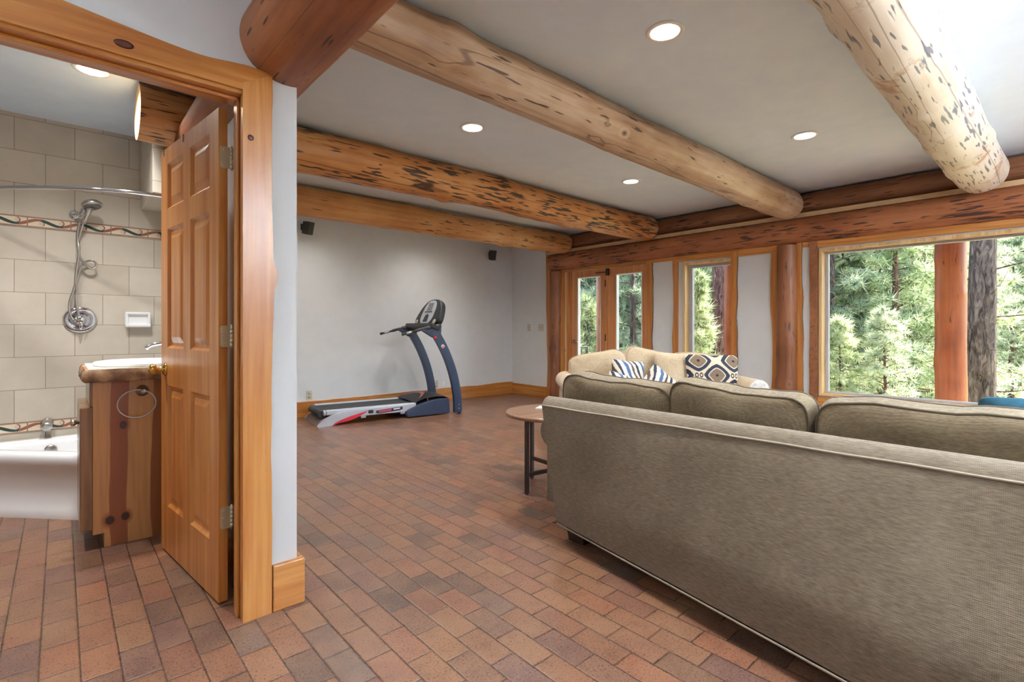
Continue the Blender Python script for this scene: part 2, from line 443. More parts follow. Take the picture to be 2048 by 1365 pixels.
TEAL = plain('teal_cloth', rgb(44, 92, 112), .9, vary=.15, scale=40)

def ikat_mat():
    k = NT('ikat_cloth'); p = k.sep(k.coord())
    x = k.math('DIVIDE', k.math('ADD', p[0], -.02), .33); y = k.math('DIVIDE', k.math('ADD', p[2], -.01), .28)
    wob = k.noise(k.coord(), 30, 2)
    def lattice(ox, oy):
        fx = k.math('SUBTRACT', k.math('FRACT', k.math('ADD', x, .5+ox)), .5); fy = k.math('SUBTRACT', k.math('FRACT', k.math('ADD', y, .5+oy)), .5)
        return k.math('ABSOLUTE', fx), k.math('ABSOLUTE', fy)
    ax, ay = lattice(0, 0); bx, by = lattice(.5, .5)
    def dia(a, b):
        e = 1.35
        return k.math('POWER', k.math('ADD', k.math('POWER', k.math('MULTIPLY', a, 1.0), e), k.math('POWER', k.math('MULTIPLY', b, .95), e)), 1/e)
    d = k.math('MINIMUM', dia(ax, ay), dia(bx, by))
    d = k.math('ADD', d, k.math('MULTIPLY', k.math('SUBTRACT', wob, .5), .03))
    col = k.ramp(d, [(0, (60, 50, 46)), (.045, (126, 108, 90)), (.215, (214, 200, 178)), (.25, (56, 62, 76)), (.36, (218, 200, 172))], 'CONSTANT')
    cx = k.math('MULTIPLY', k.math('SUBTRACT', ax, .5), 4.6); cy = k.math('MULTIPLY', ay, 4.4)
    cx2 = k.math('SUBTRACT', k.math('ABSOLUTE', cx), .28)
    rr = k.math('SQRT', k.math('ADD', k.math('MULTIPLY', cx2, cx2), k.math('MULTIPLY', k.math('MULTIPLY', cy, cy), .35)))
    ring = k.step(k.math('ABSOLUTE', k.math('SUBTRACT', rr, .17)), .05, .07, 1, 0)
    col = k.mix(ring, col, rgb(56, 62, 76))
    k.bump(wob, .2, .003)
    return k.done(col, .9, spec=.1)
IKAT = ikat_mat()
def stripe_mat():
    k = NT('striped_ikat_cloth'); p = k.sep(k.coord())
    w = k.noise(k.coord(), 12, 2)
    t = k.math('FRACT', k.math('ADD', k.math('ADD', k.math('MULTIPLY', p[0], 5.5), k.math('MULTIPLY', p[2], 2.2)), k.math('MULTIPLY', w, .25)))
    col = k.ramp(t, [(0, (84, 108, 146)), (.18, (220, 216, 208)), (.34, (96, 84, 80)), (.46, (216, 204, 186)), (.62, (62, 66, 82)), (.76, (222, 216, 206))], 'CONSTANT')
    return k.done(col, .9, spec=.1)
STRIPE = stripe_mat()

def glass_mat():
    k = NT('window_glass'); k.t.nodes.remove(k.p)
    tr = k.n('BsdfTransparent'); tr.inputs[0].default_value = (.97, .985, .98, 1)
    gl = k.n('BsdfGlossy'); gl.inputs['Roughness'].default_value = .01
    lw = k.n('LayerWeight'); lw.inputs[0].default_value = .12
    mx = k.n('MixShader'); k.put(mx.inputs[0], k.math('MULTIPLY', lw.outputs['Fresnel'], .6))
    k.t.links.new(tr.outputs[0], mx.inputs[1]); k.t.links.new(gl.outputs[0], mx.inputs[2]); k.t.links.new(mx.outputs[0], k.out.inputs[0])
    return k.m
GLASS = glass_mat()
def emit(name, c, s):
    k = NT(name); k.p.inputs['Base Color'].default_value = c
    k.p.inputs['Emission Color'].default_value = c; k.p.inputs['Emission Strength'].default_value = s
    return k.m
REFL = plain('cream_reflector', rgb(250, 236, 206), .35, vary=.01)
LAMP_ON = emit('lit_lamp', (1, .95, .86, 1), 9.0)

# ---------------------------------------------------------------- room shell
ZC = 2.60; VP = 2.18; VT = 2.30; UE = .738; UW = 5.90; VF = 6.60; VB = -3.0; UL = -2.4; UD = .62; VTILE = 4.78
struct(MB().box(UL-.15, UW+.22, VB-.15, VF+.15, -.12, 0).build('floor', FLOOR))
LAMPS = [(2.207, 1.345), (4.19, 1.37), (2.226, 2.92), (4.22, 2.95), (2.2, -.25), (4.2, -.25), (2.2, -1.9), (4.2, -1.9), (-.9, .4), (-.9, -1.6), (2.2, 4.5), (4.2, 4.5), (2.3, 5.85), (3.95, 5.85), (.135, 3.69), (-.45, 3.45)]
def ceiling_mesh():
    c = MB().box(UL-.15, UW+.22, VB-.15, VF+.15, ZC, ZC+.15).build('ceiling', CEIL)
    m = MB()
    for x, y in LAMPS: m.lathe([(.074, ZC-.05), (.074, ZC+.09)], (x, y, 0), (0, 0, 1), 32)
    cut = m.build('cutter', CEIL)
    b = c.modifiers.new('holes', 'BOOLEAN'); b.object = cut; b.operation = 'DIFFERENCE'; b.solver = 'EXACT'
    me = bpy.data.meshes.new_from_object(c.evaluated_get(bpy.context.evaluated_depsgraph_get()))
    c.modifiers.clear(); c.data = me; bpy.data.objects.remove(cut)
    return c
struct(ceiling_mesh())
struct(MB().box(UE, UW+.22, VF, VF+.15, 0, ZC).build('wall_far', PLASTER))
struct(MB().box(UL, UW+.22, VB-.15, VB, 0, ZC).build('wall_back', PLASTER))
struct(MB().box(UL-.15, UL, VB, VF, 0, ZC).build('wall_left', PLASTER))
DOL, DOR, DOT = -.30, .533, 2.06              # doorway opening
struct(MB().box(DOR+.018, UE, VP, VT, 0, ZC).box(DOL, DOR+.018, VP, VT, DOT+.021, ZC).box(UL, DOL, VP, VT, 0, ZC).build('wall_doorway', PLASTER))
struct(MB().box(UD, UE, VT, VF, 0, 2.16).build('wall_divider', PLASTER))
wb = struct(MB().box(UL, UD, VTILE, VTILE+.1, 0, 1.838).build('wall_tiled', TILE_LO))
MB().box(UL, UD, VTILE+.0, VTILE+.1, 1.906, ZC).build('upper_tiles', TILE_HI, wb)
bo = MB().box(UL, UD, VTILE-.004, VTILE+.1, 0, .068); bo.xform(Matrix.Translation((0, 0, 1.838)))
def strip(z, name):
    m = MB().box(-2.2, UD, VTILE-.004, VTILE+.05, 0, .068)
    me = m.build(name, BORDER, wb, local=True)
    L = mw(wb); me.location = (-(L.translation.x), -(L.translation.y), z - L.translation.z)
    return me
strip(1.838, 'border_tiles'); strip(.434, 'border_tiles')
# tiled bulkhead over the end of the tub, a ledge of tile hung from the ceiling
b = struct(MB().box(.456, UD, 4.10, VTILE, 2.05, ZC).build('trim_1', TILE_HI, bevel=.004))
# window wall, built round its openings: (v0, v1, z0, z1)
FD = (3.86, 5.25, .0, 2.03); W1 = (2.66, 3.33, .44, 1.965); W2 = (-.95, 1.79, .44, 1.965)
ww = MB()
def pane_wall(m, v0, v1, z0, z1): m.box(UW, UW+.22, v0, v1, z0, z1)
ZW = 2.04; W3 = (-2.6, -1.25, .44, 1.965)
for v0, v1 in ((5.64, VF), (FD[1], 5.42), (W1[1], FD[0]), (2.215, W1[0]), (W2[1], 1.985), (W3[1], W2[0]), (VB, W3[0])): pane_wall(ww, v0, v1, 0, ZW)
pane_wall(ww, FD[0], FD[1], FD[3], ZW); pane_wall(ww, 5.735, VF, ZW, ZC)
for w in (W1, W2, W3): pane_wall(ww, w[0], w[1], 0, w[2]); pane_wall(ww, w[0], w[1], w[3], ZW)
struct(MB().box(UW+.25, UW+.28, VB, 5.735, ZW-.02, ZC).build('trim_50', LOG_RED2))
for v0, v1 in ((5.42, 5.64), (1.985, 2.215)): ww.box(UW+.12, UW+.22, v0, v1, 0, ZW)
struct(ww.build('wall_window', PLASTER))

# ---------------------------------------------------------------- logs
def log(name, p0, p1, r0, r1, mat, seed=0, seg=40, wob=.012, bumps=8, label=None, cat=None, group=None, parent=None, step=.05, round1=0, round0=0, flat=None):
    """peeled log from p0 to p1, its grain along local X"""
    p0, p1 = Vector(p0), Vector(p1); d = p1-p0; L = d.length; n = max(6, int(L/step))
    R = d.to_track_quat('X', 'Z').to_matrix().to_4x4(); T = Matrix.Translation(p0) @ R
    rnd = random.Random(seed); kn = [(rnd.uniform(.05, .95)*L, rnd.uniform(0, 2*PI), rnd.uniform(.05, .10), rnd.uniform(.006, .02)) for _ in range(bumps)]
    rows = []
    for i in range(n+1):
        t = i/n; x = t*L; r = r0+(r1-r0)*t
        e1 = (L-x); e0 = x; k = 1.0
        if round1 and e1 < round1: k = math.sqrt(max(.0, 1-((round1-e1)/round1)**2))*.55+.45
        if round0 and e0 < round0: k = math.sqrt(max(.0, 1-((round0-e0)/round0)**2))*.55+.45
        oy = wob*mnoise.noise((x*.9, seed*7.1, 0)); oz = wob*mnoise.noise((x*.9, 3.3, seed*5.7))
        row = []
        for j in range(seg):
            w = 2*PI*j/seg; ca, sa = math.cos(w), math.sin(w)
            q = 1+.035*mnoise.noise((x*1.8, ca*1.3+seed, sa*1.3)) + .012*mnoise.noise((x*7, ca*4+seed, sa*4))
            a = r*q
            for (kx, kw, ks, kh) in kn:
                if abs(x-kx) < 3*ks:
                    dw = (w-kw+PI) % (2*PI)-PI
                    g = ((x-kx)/ks)**2+(dw*r/ks)**2
                    if g < 9: a += kh*math.exp(-g)
            a *= k
            row.append((x, oy+a*ca, oz+a*sa))
        rows.append(row)
    m = MB(); m.smooth = True
    m.add([p for r_ in rows for p in r_], [(i*seg+j, i*seg+(j+1) % seg, (i+1)*seg+(j+1) % seg, (i+1)*seg+j) for i in range(n) for j in range(seg)])
    m.smooth = False; m.cur = 1
    m.add(rows[0], [tuple(range(seg-1, -1, -1))]); m.add(rows[-1], [tuple(range(seg))])
    if parent is None:
        o = m.build(name, [mat, ENDGRAIN], origin=(0,0,0)); o.matrix_world = T; _MW[o.name] = T
    else:
        o = m.build(name, [mat, ENDGRAIN], parent, local=True); o.matrix_local = mw(parent).inverted() @ T
    if label: tag(o, label, cat, group, 'thing')
    return o
LB = 'log beams under the ceiling'
log('log_girder', (.69, -3.0, 2.315), (.69, 6.55, 2.315), .166, .166, LOG_GIRDER, 1, label='thick orange-brown log girder resting on the end of the doorway wall', cat='log beam', step=.06, wob=.01)
log('log_girder', (.72, -3.0, 2.542), (.72, 6.55, 2.542), .052, .052, LOG_GIRDER, 21, label='thin log strip between the thick girder and the ceiling', cat='log beam', step=.1)
log('ceiling_beam', (.345, 3.775, 2.452), (5.86, 3.775, 2.440), .166, .160, LOG_FLECK, 3, label='orange log ceiling beam with heavy dark flecks, its cut end poking into the bathroom', cat='log beam', group=LB, round1=.12, wob=.02, bumps=14)
log('ceiling_beam', (.845, 5.25, 2.43), (5.86, 5.25, 2.43), .158, .150, LOG_FAR, 2, label='orange-yellow log ceiling beam nearest the far wall above the treadmill', cat='log beam', group=LB, round1=.12, bumps=12)
log('ceiling_beam', (.845, 2.05, 2.485), (5.86, 2.05, 2.44), .132, .158, LOG_TAN, 4, label='brown to tan knotty log beam crossing the middle of the ceiling', cat='log beam', group=LB, round1=.14, wob=.012, bumps=16)
log('ceiling_beam', (.845, .54, 2.45), (5.82, .54, 2.44), .150, .172, LOG_PALE, 5, label='pale whitish log beam with blue-grey flecks, over the near sofa', cat='log beam', group=LB, round1=.16, wob=.016, bumps=20)
log('header_log', (5.93, 5.64, 2.185), (5.93, -3.0, 2.185), .142, .15, LOG_RED, 6, label='reddish flecked header log directly above the windows and doors', cat='log beam', wob=.006, bumps=16)
log('header_log', (5.99, 5.70, 2.478), (5.99, -3.0, 2.478), .115, .115, LOG_RED2, 7, label='darker brown header log up against the ceiling over the windows', cat='log beam', wob=.006, bumps=8)
struct(MB().box(5.845, 5.9, -3, 5.73, 2.315, 2.36).build('trim_2', CHALK))
PG = 'log posts in the window wall'
log('log_post', (5.88, 5.53, 0), (5.88, 5.53, 2.035), .095, .098, LOG_POST, 8, label='dark weathered log post left of the glazed doors', cat='post', group=PG, wob=.004)
log('log_post', (5.89, 2.10, 0), (5.89, 2.10, 2.035), .105, .10, LOG_POST, 9, label='log post between the narrow window and the picture window', cat='post', group=PG, wob=.004)

# ---------------------------------------------------------------- live-edge boards on the window wall
def live_board(m, u, v0, v1, z0, z1, th=.022, seed=0, l0=.0, l1=.0, horizontal=False):
    """board on the window wall (towards the room); l0/l1: waviness of its low-v and high-v edges (or lower and upper when horizontal)"""
    n = 28; a = []; b_ = []
    for i in range(n+1):
        t = i/n
        w0 = l0*(mnoise.noise((t*3.1, seed, .5))+.5*mnoise.noise((t*9, seed, 2.2))); w1 = l1*(mnoise.noise((t*2.7, seed, 7.5))+.5*mnoise.noise((t*8, seed, 4.2)))
        if horizontal:
            y = v0+(v1-v0)*t; a.append((y, z0+w0)); b_.append((y, z1+w1))
        else:
            z = z0+(z1-z0)*t; a.append((v0+w0, z)); b_.append((v1+w1, z))
    poly = a + b_[::-1]
    m.prism(poly, 0, u-th, u, side=1, waney=([(0, n)] if l0 else [])+([(n+1, 2*n+1)] if l1 else []))
    return m
TRIMN = [2]
def trim(*boards, mat=PINE):
    TRIMN[0] += 1; m = MB()
    for bd in boards: live_board(m, **bd)
    return struct(m.build('trim_%d' % TRIMN[0], [mat, BARK]))
U = UW
trim(dict(u=U, v0=5.645, v1=5.735, z0=0, z1=2.6, seed=1, l1=.02))
trim(dict(u=U, v0=5.345, v1=5.43, z0=0, z1=2.03, seed=2), dict(u=U, v0=5.25, v1=5.30, z0=0, z1=2.03, seed=2))
struct(MB().box(U-.012, U, 5.30, 5.345, 0, 1.97).build('trim_40', CREAM))
trim(dict(u=U, v0=3.86, v1=5.43, z0=2.01, z1=2.09, seed=3, horizontal=True, l0=.0, l1=.006), mat=PINE_Y)
trim(dict(u=U, v0=3.775, v1=3.86, z0=0, z1=2.01, seed=4, l0=.03))
trim(dict(u=U, v0=3.40, v1=3.86, z0=2.01, z1=2.09, seed=5, horizontal=True, l1=.006), mat=PINE_Y)
trim(dict(u=U, v0=3.40, v1=3.47, z0=.0, z1=2.01, seed=6, l1=.022))
trim(dict(u=U, v0=2.64, v1=3.40, z0=1.985, z1=2.09, seed=7, horizontal=True, l1=.01), mat=PINE_Y)
trim(dict(u=U, v0=2.635, v1=2.715, z0=0, z1=2.075, seed=8, l0=.022, th=.026))
trim(dict(u=U, v0=2.20, v1=2.635, z0=1.975, z1=2.055, seed=9, horizontal=True), mat=PINE_Y)
trim(dict(u=U, v0=2.20, v1=2.262, z0=0, z1=1.975, seed=10, l1=.026))
trim(dict(u=U, v0=1.945, v1=2.0, z0=0, z1=2.055, seed=11, l0=.02))
trim(dict(u=U, v0=1.885, v1=1.945, z0=2.0, z1=2.055, seed=12, horizontal=True), mat=PINE_Y)
trim(dict(u=U, v0=1.80, v1=1.885, z0=0, z1=2.055, seed=13, l1=.016), mat=LOG_POST)
trim(dict(u=U, v0=-1.1, v1=1.80, z0=1.98, z1=2.065, seed=14, horizontal=True), mat=PINE_Y)
trim(dict(u=U, v0=-1.1, v1=1.80, z0=.34, z1=.425, seed=15, horizontal=True), mat=PINE_Y)

# ---------------------------------------------------------------- windows
def window(n, v0, v1, z0, z1, frame_w=.05, depth=.075):
    r = sroot('window_%d' % n, (U+.05, (v0+v1)/2, z0))
    m = MB()                                        # wooden stop lining the opening
    m.box(U-.02, U+.20, v0, v0+.03, z0, z1).box(U-.02, U+.20, v1-.03, v1, z0, z1)
    m.box(U-.02, U+.20, v0+.03, v1-.03, z0, z0+.025).box(U-.02, U+.20, v0+.03, v1-.03, z1-.03, z1)
    m.build('window_lining', CREAM, r, bevel=.003)
    m = MB(); a, b_ = U+depth, U+depth+.05; f = frame_w
    m.box(a, b_, v0+.03, v0+.03+f, z0+.025, z1-.03).box(a, b_, v1-.03-f, v1-.03, z0+.025, z1-.03)
    m.box(a, b_, v0+.03+f, v1-.03-f, z0+.025, z0+.025+f*.7).box(a, b_, v0+.03+f, v1-.03-f, z1-.03-f*.7, z1-.03)
    m.build('window_frame', SILVERF, r, bevel=.003)
    MB().box(a+.02, a+.026, v0+.03+f, v1-.03-f, z0+.025+f*.7, z1-.03-f*.7).build('window_pane', GLASS, r)
    return r
window(1, *W1); window(2, *W2, frame_w=.03); window(3, *W3)
# ---------------------------------------------------------------- glazed double doors
fd = sroot('door_2', (U, 4.55, 0))
m = MB(); m.box(U, U+.12, FD[0], FD[0]+.02, 0, FD[3]).box(U, U+.12, FD[1]-.02, FD[1], 0, FD[3]).box(U, U+.12, FD[0], FD[1], FD[3]-.02, FD[3])
m.build('door_frame', FRAMEW, fd)
def leaf(v0, v1, g0, g1):
    m = MB(); a, b_ = U+.012, U+.057; z0, z1, gz0, gz1 = .01, 2.005, .22, 1.91
    m.box(a, b_, v0, g0, z0, z1).box(a, b_, g1, v1, z0, z1).box(a, b_, g0, g1, z0, gz0).box(a, b_, g0, g1, gz1, z1)
    o = m.build('door_leaf', FRAMEW, fd, bevel=.003)
    m = MB(); w = .014
    m.box(a-.004, b_+.004, g0, g0+w, gz0, gz1).box(a-.004, b_+.004, g1-w, g1, gz0, gz1).box(a-.004, b_+.004, g0+w, g1-w, gz0, gz0+w).box(a-.004, b_+.004, g0+w, g1-w, gz1-w, gz1)
    m.build('glazing_bead', WHITE, o)
    MB().box(a+.018, a+.024, g0+w, g1-w, gz0+w, gz1-w).build('pane', GLASS, o)
    return o
lf = leaf(4.575, 5.228, 4.66, 5.105); rf = leaf(3.88, 4.535, 3.95, 4.385)
MB().box(U-.012, U+.03, 4.535, 4.575, .01, 2.005).build('centre_strip', FRAMEW, fd, bevel=.003)
h = MB(); h.lathe([(.026, 0), (.026, .008), (.012, .012), (.012, .04)], (U+.012, 5.17, .935), (-1, 0, 0), 16)
h.tube([(U-.028, 5.17, .935), (U-.032, 5.13, .937), (U-.028, 5.07, .93)], .009, 8); h.build('lever_handle', CHROME, lf)
h = MB(); h.box(U-.03, U+.012, 4.50, 4.54, 1.90, 2.0).box(U-.02, U-.008, 4.53, 4.74, 1.945, 1.957); h.build('door_closer', DARK, fd, bevel=.003)
for z in (1.79, 1.0): MB().tube([(U-.016, 4.555, z-.05), (U-.016, 4.555, z+.05)], .008, 8).build('door_hinge', DARK, fd)

# ---------------------------------------------------------------- baseboards
def bb(name, pts_box, wavy=None):
    return struct(pts_box.build(name, [PINE_X, BARK], bevel=.003))
m = MB(); n = 60; poly = [(UE, 0)] + [(UW, 0)] + [(UW-(UW-UE)*i/n, .195+.016*(mnoise.noise((i*.16, 1.1, 0))+.4*mnoise.noise((i*.5, 4, 0)))) for i in range(n+1)]
m.prism(poly, 1, VF-.024, VF); bb('baseboard_far', m)
struct(MB().box(UW-.024, UW, 5.735, VF-.024, 0, .18).build('baseboard_window', PINE_Y, bevel=.003))
m = MB().box(.638, UE+.026, VP-.024, VP, 0, .185).box(UE, UE+.026, VP, VF-.03, 0, .185)
struct(m.build('baseboard_doorway', PINE_X, bevel=.004))
struct(MB().box(UD-.02, UD, VT, 2.9, 0, .12).build('baseboard_bath', PINE_Y, bevel=.003))

# ---------------------------------------------------------------- doorway casing
def casing_parts():
    r = sroot('door_1', (DOR, VP, 0)); n = 60
    out = []
    for i in range(n+1):
        z = 2.165*i/n
        e = .633+.006*mnoise.noise((z*2.1, 3, 0))+.004*mnoise.noise((z*7, 3, 1)) + .020*math.exp(-((z-1.355)/.045)**2)+.008*math.exp(-((z-1.28)/.18)**2)
        out.append((e, z))
    m = MB(); m.prism([(DOR-.006, 0)] + out + [(DOR-.006, 2.10)], 1, VP-.024, VP+.002, side=1, waney=[(1, 61)])
    m.build('side_casing', [PINE, BARK], r)
    top = [tuple(p)[:2] for p in spline([(-.42, 2.235, 0), (-.2, 2.215, 0), (-.007, 2.196, 0), (.164, 2.176, 0), (.30, 2.162, 0), (.40, 2.158, 0), (.50, 2.168, 0), (.56, 2.172, 0), (.633, 2.165, 0)], 6)]
    m = MB(); m.prism([(-.42, 2.074), (DOR-.006, 2.074), (DOR-.006, 2.10)] + top[::-1], 1, VP-.024, VP+.002, side=1, waney=[(4, 200)])
    m.build('head_casing', [PINE_X, BARK], r)
    m = MB(); m.box(DOL-.12, DOL+.005, VP-.024, VP+.002, 0, 2.083); m.build('side_casing', [PINE, BARK], r)
    m = MB(); m.box(DOR-.004, DOR+.018, VP-.01, VT+.004, 0, DOT+.02); m.box(DOR-.014, DOR-.004, VP+.03, VP+.075, 0, DOT); m.build('side_jamb', PINE, r, bevel=.003)
    m = MB(); m.box(DOL, DOL+.022, VP-.01, VT+.012, 0, DOT+.02); m.build('side_jamb', PINE, r, bevel=.003)
    m = MB(); m.box(DOL+.022, DOR-.004, VP-.01, VT+.012, DOT, DOT+.02); m.box(DOL+.022, DOR-.004, VP+.03, VP+.075, DOT-.014, DOT); m.build('head_jamb', PINE_X, r, bevel=.003)
    # knots that show on the casing
    return r
d1 = casing_parts()
kn = MB()
for (x, z, sx, sz) in ((.555, 1.893, .011, .011), (.16, 2.112, .028, .014)):
    kn.lathe([(.0, .0012), (.6, .001), (1, 0)], (0, 0, 0), (0, -1, 0), 18)
    kn.xform(Matrix.Translation((x, VP-.0245, z)) @ Matrix.Diagonal((sx, 1, sz, 1)), len(kn.v)-54)
kn.build('knot', plain('pine_knot', rgb(84, 36, 22), .4, vary=.3, scale=90), d1)

# ---------------------------------------------------------------- six-panel door, standing open into the bathroom
DW, DT, DH = .815, .035, 2.045
dang = math.atan2(3.176-2.358, .389-.485)
droot = thing('panel_door', 'varnished six-panel pine door standing open into the bathroom', 'door', (.485, 2.358, .012), dang)
def panel_door():
    m = MB()
    # local: x along width, y=0 visible face (towards +y), y=-DT other face
    xs = [0, .105, .358, .458, .710, DW]; zs = [0, .235, .845, 1.035, 1.635, 1.735, 1.965, DH]
    for face in (0, 1):
        y0 = 0.0 if face == 0 else -DT; sg = -1 if face == 0 else 1
        for i in range(5):
            for j in range(7):
                x0, x1, z0, z1 = xs[i], xs[i+1], zs[j], zs[j+1]
                if i in (1, 3) and j in (1, 3, 5):
                    def ring(ins, dep): return [(x0+ins, y0+sg*dep, z0+ins), (x1-ins, y0+sg*dep, z0+ins), (x1-ins, y0+sg*dep, z1-ins), (x0+ins, y0+sg*dep, z1-ins)]
                    rings = [ring(0, 0), ring(.006, .005), ring(.014, .013), ring(.026, .013), ring(.055, .003)]
                    for a, b_ in zip(rings, rings[1:]):
                        q = [(k, (k+1) % 4, (k+1) % 4+4, k+4) for k in range(4)]
                        if face == 0: q = [t[::-1] for t in q]
                        m.add(a+b_, q)
                    m.add(rings[-1], [(3,2,1,0)] if face == 0 else [(0,1,2,3)])
                else:
                    q = [(x0,y0,z0),(x1,y0,z0),(x1,y0,z1),(x0,y0,z1)]
                    m.add(q, [(3,2,1,0)] if face == 0 else [(0,1,2,3)])
    m.add([(0,0,0),(0,-DT,0),(0,-DT,DH),(0,0,DH)], [(0,1,2,3)][::1]); m.add([(DW,0,0),(DW,-DT,0),(DW,-DT,DH),(DW,0,DH)], [(3,2,1,0)])
    m.add([(0,0,0),(DW,0,0),(DW,-DT,0),(0,-DT,0)], [(0,1,2,3)]); m.add([(0,0,DH),(DW,0,DH),(DW,-DT,DH),(0,-DT,DH)], [(3,2,1,0)])
    return m
panel_door().build('door_leaf', DOORW, droot, local=True)
for z in (1.845, 1.10, .345):
    m = MB(); hh = .045; y1 = -DT
    pl = [(-.036+.0, z-hh)]
    # leaf let into the hinge edge of the door, barrel at its far side
    pts = []
    for (cy, cz, a0) in ((-.012, z-hh+.012, PI), (-.012, z+hh-.012, PI/2)): pass
    w0, w1 = -.006, -DT
    poly = [(w1, z-hh), (w0-.010, z-hh), (w0-.003, z-hh+.003), (w0, z-hh+.010), (w0, z+hh-.010), (w0-.003, z+hh-.003), (w0-.010, z+hh), (w1, z+hh)]
    m.prism(poly, 0, -.0025, .0005)
    m.box(-.0025, .0, w1-.012, w1, z-hh, z+hh)
    for k in range(5): m.tube([(-.004, w1-.014, z-hh+.018*k+.0008), (-.004, w1-.014, z-hh+.018*(k+1)-.0008)], .0065, 10)
    m.tube([(-.004, w1-.014, z-hh-.006), (-.004, w1-.014, z+hh+.006)], .004, 8)
    for (yy, zz) in ((-.020, z+.03), (-.016, z), (-.020, z-.03)): m.lathe([(.0045, 0), (.0045, .0012), (.002, .0018)], (-.0025, yy, zz), (-1, 0, 0), 10)
    m.build('door_hinge', HINGEM, droot, local=True)
for sgn, y0 in ((1, 0.0), (-1, -DT)):
    m = MB(); c = (.745, y0, .925)
    m.lathe([(.033, 0), (.033, .004), (.028, .009), (.014, .012), (.011, .03), (.012, .036), (.024, .042), (.028, .054), (.026, .064), (.016, .070), (0, .071)], c, (0, sgn, 0), 22)
    m.build('door_knob', BRASS, droot, local=True)
for s in (.461, .769):
    tag(MB().box(s-.008, s+.008, -DT-.004, .003, DH-.001, DH+.003).box(s-.008, s+.008, .0, .004, DH-.03, DH+.003).box(s-.008, s+.008, -DT-.004, -DT, DH-.12, DH+.003)
        .xform(mw(droot)).build('over_door_hook', NICKEL), 'small metal hook over the top of the panel door, ' + ('nearer its hinges' if s < .6 else 'at its free edge'), 'hook', 'hooks over the panel door')

# ---------------------------------------------------------------- ceiling lamps
def downlight(x, y, watts, label, group='recessed ceiling lamps', seen=True):
    r = thing('recessed_ceiling_lamp', label, 'ceiling lamp', (x, y, ZC-.004), 0, group)
    m = MB(); m.lathe([(.068, .002), (.070, -.002), (.088, -.003), (.092, .0005), (.092, .0035), (.075, .0038), (.070, .002)], (0, 0, 0), (0, 0, 1), 32, cap=False); m.build('trim_ring', WHITE, r, local=True)
    m = MB(); m.lathe([(.071, .002), (.058, .062), (.0, .063)], (0, 0, 0), (0, 0, 1), 28, cap=False); m.build('reflector', REFL, r, local=True)
    m = MB(); m.lathe([(.050, .058), (.046, .050), (.0, .046)], (0, 0, 0), (0, 0, 1), 24); m.build('lamp', LAMP_ON, r, local=True)
    l = bpy.data.lights.new('lamp_light', 'AREA'); l.shape = 'DISK'; l.size = .11; l.energy = watts; l.color = (1, .99, .975); l.spread = math.radians(140)
    o = bpy.data.objects.new('lamp_light', l); COL.objects.link(o); o.parent = r; o.location = (0, 0, .040)
    return r
for x, y, t in ((2.207, 1.345, 'between pale and tan log beams, nearer the camera'), (4.19, 1.37, 'between pale and tan log beams, nearer the windows'),
                (2.226, 2.92, 'between tan and flecked log beams, near the doorway wall'), (4.22, 2.95, 'between tan and flecked log beams, nearer the windows'),
                (2.2, -.25, 'out over the near end of the room'), (4.2, -.25, 'out over the near window corner'), (2.2, -1.9, 'at the back of the room'), (4.2, -1.9, 'in the back corner by the windows'),
                (-.9, .4, 'outside the bathroom door'), (-.9, -1.6, 'by the back wall')):
    downlight(x, y, LAMP_W*(1 if y > 1 else .5), 'round recessed ceiling lamp ' + t)
for x, y, t in ((2.2, 4.5, 'flecked beam, doorway side'), (4.2, 4.5, 'flecked beam, window side'), (2.3, 5.85, 'far beam, doorway side'), (3.95, 5.85, 'far beam, window side')):
    downlight(x, y, LAMP_W*(1 if y < 5 else .55), 'round recessed ceiling lamp hidden behind the '+t)
downlight(.135, 3.69, BATH_W, 'round recessed ceiling lamp of the bathroom')
downlight(-.45, 3.45, BATH_W, 'round recessed lamp added unseen further into the bathroom to brighten it')  # unseen extra lamp, added to lighten the tiles and the door face

# ---------------------------------------------------------------- electrical plates and loudspeakers
def outlet(x, z, label, group):
    r = thing('wall_outlet', label, 'outlet', (x, VF-.0005, z-.06), 0, group)
    MB().box(-.036, .036, -.006, 0, 0, .118).build('cover_plate', OUTLETM, r, local=True, bevel=.002)
    for k in (.035, .083):
        o = MB().lathe([(.017, 0), (.017, .003), (.0, .0031)], (0, -.006, k), (0, -1, 0), 16).build('socket', OUTLETM, r, local=True)
        MB().box(-.008, -.005, -.0098, -.009, k-.004, k+.006).box(.005, .008, -.0098, -.009, k-.004, k+.006).build('slot', DARK, o, local=True)
outlet(2.39, .275, 'single almond wall outlet behind the low rear end of the treadmill', 'outlets on the far wall')
outlet(4.234, .272, 'left one of the two wall outlets side by side between the treadmill uprights', 'outlets on the far wall')
outlet(4.325, .270, 'right one of the two wall outlets side by side between the treadmill uprights', 'outlets on the far wall')
m = MB(); m.box(4.447, 4.48, VF-.005, VF, .235, .31); tag(m.build('cable_plate', WHITE, bevel=.002), 'narrow white cable plate beside the near treadmill upright', 'wall plate')
def switch(y, w, n, label):
    r = thing('light_switch', label, 'light switch', (UW-.0005, y, 1.085), 0, 'switch plates beside the glazed doors')
    MB().box(-.006, 0, -w/2, w/2, 0, .118).build('cover_plate', OUTLETM, r, local=True, bevel=.002)
    for i in range(n): MB().box(-.014, -.005, (i-(n-1)/2)*.046-.005, (i-(n-1)/2)*.046+.005, .048, .07).build('toggle', OUTLETM, r, local=True, bevel=.002)
switch(6.17, .072, 1, 'single light switch plate nearer the room corner')
switch(5.885, .118, 2, 'wider double light switch plate beside the live-edge board')
